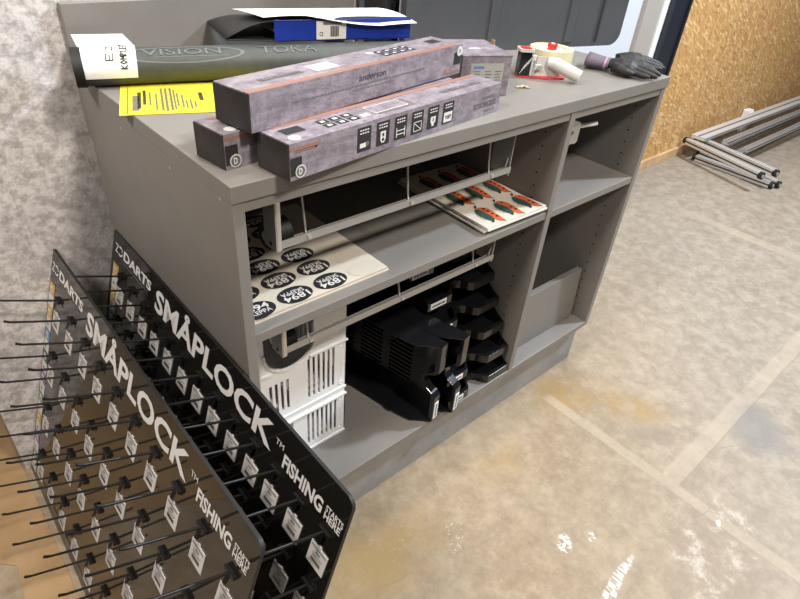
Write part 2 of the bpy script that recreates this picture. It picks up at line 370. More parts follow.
MB().box((XD+TP+0.0003, 0.003, ZS-TP-0.002), (L-TP-0.0003, D-0.015, ZS-0.002), GREY).build('shelf', ct, 0.001)
MB().box((TP+0.0003, 0.001, ZD-TP), (L-TP-0.0003, D-0.01, ZD-0.0003), GREY).build('bottom_deck', ct, 0.001)
b = MB().box((0.012, 0.029, 0), (L-0.018, 0.046, ZD-TP-0.0003), PLINTH); b.box((L-0.0175, 0.029, 0), (L-0.0005, D-0.02, ZD-TP-0.0003), PLINTH); b.box((0, 0.029, 0), (0.0115, D-0.02, ZD-TP-0.0003), PLINTH)
b.build('plinth', ct, 0.0008)
BACKM = speckle('dark_grey_backing', (0.10, 0.095, 0.092), 0.05, 10, 0.6)
MB().box((TP+0.0003, D-0.009, ZD), (L-TP-0.0003, D-0.003, SB-0.0004), BACKM).build('back_panel', ct)
MB().box((0, D+0.0025, H-0.12), (0.668, D+0.0185, 1.062), GREY).build('upstand', ct, 0.0012)
# loose board leaning in the bottom right bay
M = frame((0.812, 0.050, ZD+0.0005), (1, -0.004, 0), (0, 0.055, 1))
b = MB().box((0, 0, -0.0185), (0.350, 0.178, 0), GREY, M)
tag(b.build('loose_shelf_board', bevel=0.0012), 'loose grey shelf board standing on edge in the bottom right compartment', 'board')
# bracket and rod on the divider
br = thing('mounting_bracket', 'small steel bracket with a white rod fixed high on the divider of the right bay', 'bracket', (XD+TP, 0.04, 0.86))
M = frame((XD+TP, 0.045, 0.835), (1, -0.12, 0), (0, 0, 1))
pl = [(0, 0.002), (0.060, -0.014), (0.082, -0.014), (0.087, -0.009), (0.087, 0.030), (0.082, 0.036), (0.0, 0.062)]
b = MB().prism(pl, -0.001, 0.001, STEEL, M)
for (px_, pz_) in ((0.024, 0.036), (0.042, 0.029)): b.add([], [], STEEL); b.disc(M @ Vector((px_, pz_, 0.0014)), 0.004, HOLE, M.to_3x3() @ Vector((0, 0, 1)), 12)
b.quad((0.048, -0.006, 0.0014), (0.020, 0.020, 0), (-0.004, 0.004, 0), HOLE, M)
b.build('plate', br, 0.0)
MB().cyl((XD+TP+0.001, 0.075, 0.850), (0.985, 0.048, 0.848), 0.0055, WP, 14).build('rod', br)
# ------------------------------------------------------------------ swing rails
def rail(z_slab, zb, label, fx=0.0):
    t_ = thing('display_rail', label, 'rail', (0.38, 0.05, z_slab), group='swing rails under the shelves')
    b = MB()
    yb = 0.043
    b.box((0.098, yb, zb-0.007), (0.668, yb+0.003, zb+0.007), STEELP)
    b.box((0.098, yb+0.003, zb-0.007), (0.668, yb+0.014, zb-0.005), STEELP)
    b.box((0.098, yb+0.012, zb-0.007), (0.668, yb+0.014, zb+0.003), STEELP)
    b.build('bar', t_, 0.0006)
    for i, x_ in enumerate((0.150+fx, 0.378+fx, 0.606+fx)):
        b = MB().tube([(x_-0.006, yb+0.018, z_slab-0.001), (x_-0.004, yb+0.017, z_slab-0.03), (x_+0.001, yb+0.014, zb+0.018), (x_, yb+0.010, zb), (x_, yb+0.004, zb-0.001)], 0.0022, STEELP, 8)
        b.cyl((x_, yb-0.003, zb), (x_, yb+0.004, zb), 0.004, STEEL, 12)
        b.build('wire_hanger', t_)
    b = MB().box((0.083, 0.034, zb-0.004), (0.086, 0.070, z_slab-0.0005), STEELP); b.box((0.086, 0.034, zb-0.004), (0.093, 0.037, z_slab-0.0005), STEEL)
    b.disc((0.0825, 0.05, zb+0.006), 0.004, HOLE, (-1, 0, 0), 12); b.build('side_bracket', t_, 0.0006)
    b = MB().cyl((0.090, 0.078, zb+0.004), (0.128, 0.078, zb+0.004), 0.024, RUB, 28); b.cyl((0.087, 0.078, zb+0.004), (0.133, 0.078, zb+0.004), 0.008, STEEL, 14)
    b.build('wheel', t_, 0.001)
    b = MB().box((0.664, 0.045, zb-0.014), (0.667, 0.095, z_slab-0.0005), STEELP); b.cyl((0.660, 0.06, zb-0.004), (0.670, 0.06, zb-0.004), 0.005, STEEL, 12)
    b.tube([(0.655, 0.05, zb+0.002), (0.668, 0.055, zb+0.03), (0.672, 0.06, z_slab-0.001)], 0.002, STEELP, 8)
    b.build('end_bracket', t_)
rail(SB, 0.802, 'upper steel swing rail hanging under the countertop above the sticker sheets')
rail(ZS-TP, 0.582, 'lower steel swing rail hanging under the middle shelf above the trays')
# ------------------------------------------------------------------ sticker sheet
b = MB()
sx0, sx1, sy0, sy1 = 0.022, 0.318, 0.026, 0.345
zt = ZS+0.0085
def sheet(x0, x1, y0, y1, z, m, lift=0.0):
    return b.box((x0, y0, z-0.0022), (x1, y1, z), m)
for k in range(3): b.box((sx0+0.0012*((k*7) % 3), sy0+0.001*((k*5) % 3), ZS+0.0003+k*0.0027), (sx1-0.0015*((k*4) % 3), sy1-0.001*k, ZS+0.0029+k*0.0027), CREAM)
def oval(cx, cy, inv, faded=False):
    z = zt+0.0004
    b.disc((cx, cy, z), 0.0335, CREAM2 if faded else INK, (0, 0, 1), 36, 0.0235, (1, 0, 0))
    if faded: return
    sg = -1 if inv else 1
    X_, Y_ = (sg, 0, 0), (0, sg, 0)
    o = Vector((cx, cy, z+0.0003))
    b.text('1894', frame(o+Vector((-0.0245*sg, -0.0005*sg, 0)), X_, Y_), WHT, 0.0145, 0.049, 0.02)
    b.text('SKEPPA', frame(o+Vector((-0.021*sg, -0.0125*sg, 0)), X_, Y_), WHT, 0.0105, 0.044, 0.012)
zt = ZS+0.0003+3*0.0027
for i in range(6):
    y_ = 0.051+0.0535*i
    oval(0.048, y_-0.003, False)
    if i < 6: oval(0.124, y_, True); oval(0.199, y_, True); oval(0.2745, y_, True, True)
tag(b.build('sticker_sheet'), 'cream sheets of black oval 1894 stickers on the middle shelf', 'sticker sheet')
# ------------------------------------------------------------------ hot dog sheets
mo = MB()
def wav(x, y):   # curl of the front right corner
    return 0.0
n_sh = 0
random.seed(3)
shs = thing('printed_sheet_stack', 'stack of cream sheets printed with orange and green figures on the middle shelf', 'paper stack', (0.68, 0.15, ZS))
def stack_z(u, v, base):
    # front edge droops slightly, corners curl
    return base
layers = [(0.0004, 0.004, 0.010), (0.0050, -0.003, 0.004), (0.0096, 0.003, -0.003), (0.0142, 0.0, 0.0)]
for i, (z0, dx, dy) in enumerate(layers):
    b = MB(); top = i == len(layers)-1
    cx, cy = 0.682+dx, 0.152+dy
    hw, hd = 0.099, 0.146
    def P3(u, v, dz):
        x_ = (u-0.5)*2*hw; y_ = (v-0.5)*2*hd
        zc = ZS+z0+dz+0.004*(0.5+0.5*math.cos(math.pi*min(1, v*4)))*(0.3+0.7*u)*(i/3)
        a = -0.035
        return Vector((cx+x_*math.cos(a)-y_*math.sin(a), cy+x_*math.sin(a)+y_*math.cos(a), zc))
    th = 0.0040
    b.grid(lambda u, v: P3(u, v, th), 8, 16, CREAM); b.grid(lambda u, v: P3(1-u, v, 0), 8, 16, CREAM)
    for q in range(8):
        b.add([P3(q/8, 0, 0), P3((q+1)/8, 0, 0), P3((q+1)/8, 0, th), P3(q/8, 0, th)], [(0, 1, 2, 3)], PAPER)
        b.add([P3(q/8, 1, 0), P3(q/8, 1, th), P3((q+1)/8, 1, th), P3((q+1)/8, 1, 0)], [(0, 1, 2, 3)], PAPER)
    for q in range(16):
        b.add([P3(0, q/16, 0), P3(0, q/16, th), P3(0, (q+1)/16, th), P3(0, (q+1)/16, 0)], [(0, 1, 2, 3)], PAPER)
        b.add([P3(1, q/16, 0), P3(1, (q+1)/16, 0), P3(1, (q+1)/16, th), P3(1, q/16, th)], [(0, 1, 2, 3)], PAPER)
    if top:
        def blob(cu, cv, pts, m, dz):
            b.poly([P3(cu+px_*1.25/(2*hw), cv+py_*1.28/(2*hd), th+dz) for px_, py_ in pts], m)
        for r in range(3):
            for cI in range(3):
                cu, cv = 0.21+0.315*cI, 0.155+0.325*r
                body = [(0.010+0.0125*math.cos(a)*(1.0+0.12*math.sin(3*a)), 0.030*math.sin(a)+0.003*math.cos(2*a)) for a in [2*math.pi*k/20 for k in range(20)]]
                blob(cu, cv, body, ORANGE, 0.0004)
                for q in range(4):
                    yy = -0.018+0.011*q
                    blob(cu, cv, [(0.0125, yy), (0.0175, yy+0.002), (0.0165, yy+0.007), (0.0115, yy+0.005)], INK, 0.0007)
                gb = [(-0.003+0.0095*math.cos(a), -0.001+0.024*math.sin(a)*(1+0.12*math.sin(2*a))) for a in [2*math.pi*k/18 for k in range(18)]]
                blob(cu, cv, gb, TEAL, 0.0010)
                blob(cu, cv, [(0.001, 0.024), (0.008, 0.029), (0.012, 0.035), (0.004, 0.033)], INK, 0.0013)
                blob(cu, cv, [(0.012, -0.030), (0.015, -0.031), (0.0145, -0.037), (0.0125, -0.035)], INK, 0.0013)
                for q in range(5):
                    a = q*1.1
                    ox, oy = -0.013-0.002*(q % 2), -0.012+0.006*q
                    for k in range(6):
                        a0_, a1_ = a+k*0.7, a+(k+1)*0.7
                        r0, r1 = 0.0022, 0.0030
                        blob(cu, cv, [(ox+r0*math.cos(a0_), oy+r0*math.sin(a0_)), (ox+r1*math.cos(a0_), oy+r1*math.sin(a0_)), (ox+r1*math.cos(a1_), oy+r1*math.sin(a1_)), (ox+r0*math.cos(a1_), oy+r0*math.sin(a1_))], GINK, 0.0006)
                blob(cu, cv, [(-0.009, -0.022), (-0.003, -0.021), (-0.004, -0.027), (-0.010, -0.028)], INK, 0.0006)
    b.build('sheets', shs)
# ------------------------------------------------------------------ letter trays
TW, TD, TH_ = 0.245, 0.335, 0.060
def front_y(u):
    def sm(a, b_, x): 
        q = max(0, min(1, (x-a)/(b_-a))); return q*q*(3-2*q)
    return 0.038*sm(0.33, 0.46, u)*(1-sm(0.54, 0.67, u))
def tray_parts():
    body = MB(); t = 0.0025
    # floor with slots: solid border, bars between slots
    rows = [(0.10, 0.30), (0.36, 0.56), (0.62, 0.82)]
    us = [0.06+0.88*k/24 for k in range(25)]
    N = 24
    front = [(u/N*TW, front_y(u/N)) for u in range(N+1)]
    # floor front strip
    for k in range(N):
        x0, y0 = front[k]; x1, y1 = front[k+1]
        body.add([(x0, y0, 0), (x1, y1, 0), (x1, 0.055, 0), (x0, 0.055, 0), (x0, y0, t), (x1, y1, t), (x1, 0.055, t), (x0, 0.055, t)], [(3, 2, 1, 0), (4, 5, 6, 7), (0, 1, 5, 4)], BLK)
    ycuts = [0.055, 0.09, 0.16, 0.185, 0.255, 0.28, TD]
    for j in range(6):
        if j % 2 == 0: body.box((0, ycuts[j], 0), (TW, ycuts[j+1], t), BLK)
        else:
            segs = [0, 0.028]
            body.box((0, ycuts[j], 0), (0.03, ycuts[j+1], t), BLK); body.box((TW-0.03, ycuts[j], 0), (TW, ycuts[j+1], t), BLK)
            n = 14; w_ = (TW-0.06)/n
            for k in range(n): body.box((0.03+k*w_+w_*0.55, ycuts[j], 0), (0.03+(k+1)*w_, ycuts[j+1], t), BLK)
    # side walls, cut low at the front
    for x0 in (0, TW-t):
        M = Matrix(((0, 0, 1, x0), (1, 0, 0, 0), (0, 1, 0, 0), (0, 0, 0, 1)))
        body.prism([(0.0, 0.0), (TD, 0.0), (TD, TH_), (0.075, TH_), (0.045, TH_*0.93), (0.02, 0.036), (0, 0.026)], 0, t, BLK, M)
        for yy in (0.10, 0.24): body.box((x0-0.0015 if x0 else 0.0, yy, TH_), ((x0+t) if x0 else t+0.0015, yy+0.02, TH_+0.004), BLK)
    body.box((0, TD-t, 0), (TW, TD, TH_*0.8), BLK)
    # front lip: hollow rounded strip along the curve
    lip = MB()
    for (off0, off1, h0, h1) in ((0.0, 0.0022, 0.0, 0.024), (0.0, 0.012, 0.022, 0.0245)):
        for k in range(N):
            (x0, y0), (x1, y1) = front[k], front[k+1]
            y0 -= 0.002; y1 -= 0.002
            P = [(x0, y0+off0, h0), (x1, y1+off0, h0), (x1, y1+off1, h0), (x0, y0+off1, h0), (x0, y0+off0, h1), (x1, y1+off0, h1), (x1, y1+off1, h1), (x0, y0+off1, h1)]
            lip.add(P, [(3, 2, 1, 0), (4, 5, 6, 7), (0, 1, 5, 4), (2, 3, 7, 6)]+([(0, 4, 7, 3)] if k == 0 else [])+([(1, 2, 6, 5)] if k == N-1 else []), BLK, False)
    lab = MB().box((0.008, -0.0036, 0.005), (0.062, -0.0022, 0.021), PAPER)
    rr = random.Random(5); xx = 0.013
    while xx < 0.055:
        wv = rr.uniform(0.002, 0.004); lab.quad((xx, -0.0039, 0.010), (wv, 0, 0), (0, 0, 0.006), INK); xx += wv+0.0012
    return body, lip, lab
def tray(label, M, group):
    t_ = thing('letter_tray', label, 'letter tray', M=M, group=group)
    a, b_, c_ = tray_parts()
    a.build('tray_body', t_, world=False); lp_ = b_.build('front_lip', t_, 0.0008, world=False, seg=2); o = c_.build('label_holder', lp_, world=False); o['label'] = 'white name label on the lip'
    return t_
offs = [(0.545, 0.006, 0), (0.542, 0.018, 1), (0.539, 0.045, 2), (0.536, 0.074, 3), (0.533, 0.102, 4)]
names = ['black letter tray at the bottom of the stepped stack beside the divider', 'black letter tray second from the bottom of the stepped stack', 'black letter tray in the middle of the stepped stack', 'black letter tray second from the top of the stepped stack', 'black letter tray on top of the stepped stack, just under the swing rail']
names = names[:5]
base_tray = None
for k, (x_, y_, i) in enumerate(offs):
    M = Matrix.Translation((x_-0.008+0.0, y_, ZD+0.001+k*0.0652))
    if base_tray is None: base_tray = tray(names[k], M, 'stepped stack of letter trays')
    else:
        t_ = copy_tree(base_tray); t_.matrix_basis = M; t_['label'] = names[k]
t_ = copy_tree(base_tray); t_.matrix_basis = Matrix.Translation((0.505, 0.155, ZD+0.001+5*0.0652)); t_['label'] = 'black letter tray set back behind the swing rail above the stepped stack'
# two trays on their sides: floor faces left, opening right
for k, (x_, y_, lb) in enumerate(((0.437, -0.012, 'black letter tray standing on its side nearest the white crates'), (0.5005, -0.022, 'black letter tray standing on its side between the other upright tray and the stepped stack'))):
    a = math.radians(11)
    R = Matrix.Rotation(a, 4, 'Z') @ Matrix.Rotation(math.radians(90), 4, 'Y')
    # local x (width) -> -z ; local z (height) -> +x
    M = Matrix.Translation((x_-0.0, y_, ZD+0.002+TW)) @ R
    M = Matrix.Translation((x_, y_, ZD+0.002)) @ Matrix.Rotation(a, 4, 'Z') @ Matrix(((0, 0, 1, 0), (0, 1, 0, 0), (1, 0, 0, 0), (0, 0, 0, 1)))
    t_ = copy_tree(base_tray); t_['label'] = lb; t_['group'] = 'letter trays standing on their sides'
    # mirror-free orientation: rotate -90 about Y so that width goes up and the opening faces +x
    t_.matrix_basis = Matrix.Translation((x_, y_, ZD+0.006)) @ Matrix.Rotation(a, 4, 'Z') @ Matrix.Rotation(math.radians(-90), 4, 'Y') @ Matrix.Translation((0, 0, -TH_))
# ------------------------------------------------------------------ white crates
CX0, CX1, CY0, CY1 = 0.035, 0.288, 0.112, 0.45
def slot_panel(b, M, W_, H_, slots, t, m):
    """panel in XY plane of M with rectangular slots (x0,x1,y0,y1); slots of one band share y"""
    bands = sorted(set((s[2], s[3]) for s in slots)); y = 0
    for (a, c_) in bands:
        b.box((0, y, 0), (W_, a, t), m, M)
        x = 0
        for s_ in sorted(s for s in slots if s[2] == a):
            b.box((x, a, 0), (s_[0], c_, t), m, M); x = s_[1]
        b.box((x, a, 0), (W_, c_, t), m, M); y = c_
    b.box((0, y, 0), (W_, H_, t), m, M)
def crate(z0, hh, label, notch):
    t_ = thing('storage_crate', label, 'crate', ((CX0+CX1)/2, (CY0+CY1)/2, z0), group='white crates at the left end of the bottom deck')
    W_ = CX1-CX0; t = 0.0025
    fr = MB(); M = frame((CX0, CY0+t, z0), (1, 0, 0), (0, 0, 1))
    ys0, ys1 = 0.030, 0.108
    if notch:
        sl = [(0.058+0.0133*k, 0.0645+0.0133*k, 0.024, 0.108) for k in range(4)]+[(0.015+0.0133*k, 0.0215+0.0133*k, 0.024, 0.108) for k in range(2)]+[(0.151+0.0128*k, 0.157+0.0128*k, 0.022, 0.134) for k in range(6)]
        ncx, nr_, ncz = 0.110, 0.058, 0.196; bh = 0.142
    else:
        sl = [(0.030+0.0133*k, 0.0365+0.0133*k, 0.03, 0.108) for k in range(4)]+[(0.147+0.0125*k, 0.153+0.0125*k, 0.022, 0.118) for k in range(7)]
        ncx, nr_, ncz = 0, 0, 0; bh = 0.128
    xs = sorted(set([0, W_]+[v_ for q_ in sl for v_ in q_[:2]]+([ncx-nr_*math.cos(math.pi*k/20) for k in range(21)] if notch else [])))
    def topz(x_): return ncz-math.sqrt(max(0, nr_**2-(x_-ncx)**2))
    for xa, xb in zip(xs, xs[1:]):
        xm = (xa+xb)/2; cuts = sorted((q_[2], q_[3]) for q_ in sl if q_[0] < xm < q_[1]); y = 0
        ta, tb2 = (topz(xa), topz(xb)) if notch and abs(xm-ncx) < nr_ else (hh, hh)
        for (c0, c1) in cuts: fr.box((xa, y, 0), (xb, c0, t), WP, M); y = c1
        fr.prism([(xa, y), (xb, y), (xb, tb2), (xa, ta)], 0, t, WP, M)
    if notch:
        for k in range(20):
            a0_, a1_ = math.pi+math.pi*k/20, math.pi+math.pi*(k+1)/20
            p_ = [(ncx+rr2*math.cos(aa), ncz+rr2*math.sin(aa)) for rr2, aa in ((nr_, a0_), (nr_+0.005, a0_), (nr_+0.005, a1_), (nr_, a1_))]
            fr.prism(p_, t, t+0.004, WP, M)
        fr.box((0, bh, t), (ncx-0.045, bh+0.004, t+0.006), WP, M); fr.box((ncx+0.045, bh, t), (W_, bh+0.004, t+0.006), WP, M)
    else: fr.box((0, bh, t), (W_, bh+0.004, t+0.006), WP, M)
    fr.box((0, 0, t), (W_, 0.006, t+0.003), WP, M)
    for (xx, yy) in ((W_-0.014, 0.020), (W_-0.014, bh-0.012)): fr.ring(M @ Vector((xx, yy, t)), 0.003, 0.0055, 0.0015, WP, (0, -1, 0), 16)
    fr.box((W_-0.014, 0.045, t), (W_-0.012, 0.085, t+0.001), WP, M)
    fp_ = fr.build('front_panel', t_)
    sd = MB()
    slots_s = [(0.04+0.02*k, 0.047+0.02*k, ys0, ys1) for k in range(13)]
    slot_panel(sd, frame((CX1-t, CY0, z0), (0, 1, 0), (0, 0, 1)), CY1-CY0, hh, slots_s, t, WP)
    sd.build('side_wall', t_)
    sd = MB(); slot_panel(sd, frame((CX0, CY0, z0), (0, 1, 0), (0, 0, 1)), CY1-CY0, hh, slots_s, t, WP); sd.build('side_wall', t_)
    MB().box((CX0, CY1-t, z0), (CX1, CY1, z0+hh), WP).build('back_wall', t_)
    MB().box((CX0, CY0, z0), (CX1, CY1, z0+0.003), WP).build('base', t_)
    lb = MB().box((0.083, 0.100, t), (0.112, 0.122, t+0.0008), LABEL, M)
    for k in range(9): lb.quad((0.086+k*0.0026, 0.106, t+0.0011), (0.0012 if k % 3 else 0.0018, 0, 0), (0, 0.013, 0), INK, M)
    if not notch: lb.build('barcode_label', fp_)
crate(ZD+0.0005, 0.146, 'lower white slotted plastic crate with a barcode label', False)
crate(ZD+0.148, 0.262, 'upper white plastic crate with a round cut-out in its front', True)
# ------------------------------------------------------------------ peg boards
def board(x, y, z, rx, ry, rz, Wd, Ht, s0, p, v0, dv, nc, nr, label, group, hl=0.118):
    cx, sx, cy, sy, cz, sz = math.cos(rx), math.sin(rx), math.cos(ry), math.sin(ry), math.cos(rz), math.sin(rz)
    R = Matrix(((cz, -sz, 0), (sz, cz, 0), (0, 0, 1))) @ Matrix(((cy, 0, sy), (0, 1, 0), (-sy, 0, cy))) @ Matrix(((1, 0, 0), (0, cx, -sx), (0, sx, cx)))
    # local frame: X = along the board (s), Y = up, Z = outward normal
    ex = R @ Vector((0, -1, 0)); ey = R @ Vector((0, 0, 1)); ez = R @ Vector((-1, 0, 0))
    M = Matrix.Translation(Vector((x, y, z))+ey*(-Ht)+ez*0.0) @ Matrix((ex, ey, ez)).transposed().to_4x4()
    t_ = thing('hook_display_board', label, 'display board', M=M, group=group)
    b = MB(); r = 0.016
    poly = [(r*0.3, 0), (Wd-r, 0)]+[(Wd-r+r*math.sin(a), r-r*math.cos(a)) for a in [math.pi/2*k/6 for k in range(1, 7)]]
    poly += [(Wd-r+r*math.cos(a), Ht-r+r*math.sin(a)) for a in [math.pi/2*k/6 for k in range(7)]]
    q = 0.006
    poly += [(q-q*math.sin(a), Ht-q+q*math.cos(a)) for a in [math.pi/2*k/4 for k in range(5)]]+[(0, r*0.3)]
    b.prism(poly, -0.006, 0, EDGE, capm=BOARD)
    Z0 = 0.0005
    def tx(body, s, v, h, w_, bold=0.0, m=WHT, shear=0.0): b.text(body, frame((s, Ht-v, Z0), (1, 0, 0), (0, 1, 0)), m, h, w_, bold, shear)
    # emblem: slanted Z and a broken ring
    b.poly([(0.018, Ht-0.024, Z0), (0.034, Ht-0.024, Z0), (0.034, Ht-0.027, Z0), (0.018, Ht-0.027, Z0)], WHT)
    b.poly([(0.030, Ht-0.027, Z0), (0.034, Ht-0.027, Z0), (0.024, Ht-0.041, Z0), (0.020, Ht-0.041, Z0)], WHT)
    b.poly([(0.020, Ht-0.041, Z0), (0.034, Ht-0.041, Z0), (0.034, Ht-0.044, Z0), (0.018, Ht-0.044, Z0)], WHT)
    for (a0_, a1_) in ((-2.3, -0.2), (0.3, 2.3)):
        for k in range(8):
            a, c_ = a0_+(a1_-a0_)*k/8, a0_+(a1_-a0_)*(k+1)/8
            o = (0.047, Ht-0.034)
            b.poly([(o[0]+0.010*math.cos(a), o[1]+0.0075*math.sin(a), Z0), (o[0]+0.014*math.cos(a), o[1]+0.0115*math.sin(a), Z0), (o[0]+0.014*math.cos(c_), o[1]+0.0115*math.sin(c_), Z0), (o[0]+0.010*math.cos(c_), o[1]+0.0075*math.sin(c_), Z0)], WHT)
    tx('DARTS', 0.067, 0.043, 0.020, 0.150, 0.035)
    rr = random.Random(2); s_ = 0.07
    while s_ < 0.20:
        w_ = rr.uniform(0.002, 0.006); b.quad((s_, Ht-0.053, Z0), (w_, 0, 0), (0, 0.0035, 0), GINK); s_ += w_+0.0015
    tx('SMÅPLOCK', 0.243, 0.066, 0.044, 0.455, 0.028)
    tx('TM', 0.705, 0.043, 0.010, 0.022, 0.0)
    tx('FISHING', 0.732, 0.068, 0.023, 0.104, 0.035)
    tx('STARTS', 0.843, 0.055, 0.0105, 0.040, 0.02); tx('HERE', 0.843, 0.0685, 0.0115, 0.038, 0.03)
    # colour strip down the rear edge
    cols_ = [GOLD, WHT, GOLD, WHT, SBLUE, WHT, TEAL, WHT, SPUR, WHT, SGRN, WHT, GOLD, WHT, SPUR, WHT, SGRN, WHT]
    hh = (Ht-0.075-0.015)/len(cols_)
    for k, cm in enumerate(cols_):
        y1 = Ht-0.072-k*hh; b.quad((0.014, y1-hh, Z0), (0.033, 0, 0), (0, hh, 0), LABEL if cm is WHT else cm)
        b.quad((0.020, y1-hh*0.8, Z0+0.0004), (0.016, 0, 0), (0, hh*0.55, 0), LABEL)
        b.quad((0.023, y1-hh*0.7, Z0+0.0007), (0.009, 0, 0), (0, hh*0.2, 0), cm if cm is not WHT else GINK)
    b.build('board_panel', t_, world=False)
    hk = MB()
    hk.box((-0.013, -0.003, 0.0005), (0.013, 0.003, 0.006), HOOKM)
    hk.poly([(-0.004, -0.003, 0.006), (0.004, -0.003, 0.006), (0.003, -0.020, 0.010), (-0.003, -0.020, 0.010)], HOOKM)
    hk.poly([(-0.004, -0.003, 0.004), (-0.003, -0.020, 0.008), (0.003, -0.020, 0.008), (0.004, -0.003, 0.004)], HOOKM)
    q_ = hl*0.9
    hk.tube([(0, 0, 0.003), (-0.045*q_, 0.035*q_, q_), (-0.045*q_, 0.035*q_+0.001, q_+0.004), (-0.045*q_, 0.035*q_+0.0035, hl)], [0.0022, 0.0022, 0.0024, 0.0026], HOOKM, 8)
    lm = MB().box((-0.020, -0.020, 0.0004), (0.020, 0.020, 0.0016), LABEL)
    rr = random.Random(4)
    lm.box((-0.003, 0.020, 0.0004), (0.003, 0.0235, 0.0016), LABEL)
    for (yy, x0, x1, h) in ((0.0135, -0.017, 0.017, 0.0028), (0.006, -0.005, 0.006, 0.004), (0.0015, -0.012, 0.013, 0.0014), (-0.002, -0.010, 0.010, 0.0014)):
        xx = x0
        while xx < x1:
            w_ = rr.uniform(0.0015, 0.004); lm.quad((xx, yy, 0.002), (min(w_, x1-xx), 0, 0), (0, h, 0), GINK); xx += w_+0.0007
    xx = -0.011
    while xx < 0.011:
        w_ = rr.uniform(0.0005, 0.0015); lm.quad((xx, -0.012, 0.002), (w_, 0, 0), (0, 0.007, 0), INK); xx += w_+0.0007
    h0 = l0 = None
    rr = random.Random(9)
    for j in range(nr):
        for i in range(nc):
            s_, v_ = s0+p*i, v0+dv*j
            if h0 is None: h = h0 = hk.build('hook', t_, world=False); l = l0 = lm.build('price_label', t_, world=False)
            else:
                h = h0.copy(); COL.objects.link(h); l = l0.copy(); COL.objects.link(l)
            h.location = (s_, Ht-v_, 0); h.rotation_euler = (rr.uniform(-0.012, 0.012), rr.uniform(-0.012, 0.012), 0)
            l.location = (s_+rr.uniform(-0.002, 0.002), Ht-v_-0.056+rr.uniform(-0.0015, 0.0015), 0); l.rotation_euler = (0, 0, rr.uniform(-0.04, 0.04))
    return t_
GB = 'glossy black hook boards leaning on the counter'
board(-0.1242, 0.630, 0.5842, -0.0064, 0.326, -0.0125, 0.8959, 0.617, 0.079, 0.086, 0.0895, 0.1405, 10, 4, 'glossy black hook board nearest the camera with a reflection of the brown paper floor', GB)
board(-0.0022, 0.5856, 0.6123, -0.005, 0.2846, -0.0177, 0.888, 0.637, 0.0692, 0.0655, 0.0831, 0.1099, 13, 5, 'glossy black hook board leaning directly against the side of the grey counter', GB, 0.102)
# kraft paper on the floor at the far left
b = MB()
PP = [(-0.338, 0.95), (-0.338, 0.2), (-0.345, -0.2), (-0.47, -0.35), (-0.44, 0.0), (-0.425, 0.27), (-0.418, 0.36), (-0.455, 0.40), (-0.44, 0.435), (-0.60, 0.45), (-1.1, 0.50), (-1.1, 0.95)]
b.prism(PP[::-1], 0.0006, 0.0022, KRAFT)
tag(b.build('kraft_paper_sheet'), 'crumpled brown kraft paper sheet lying on the floor left of the hook boards', 'paper')
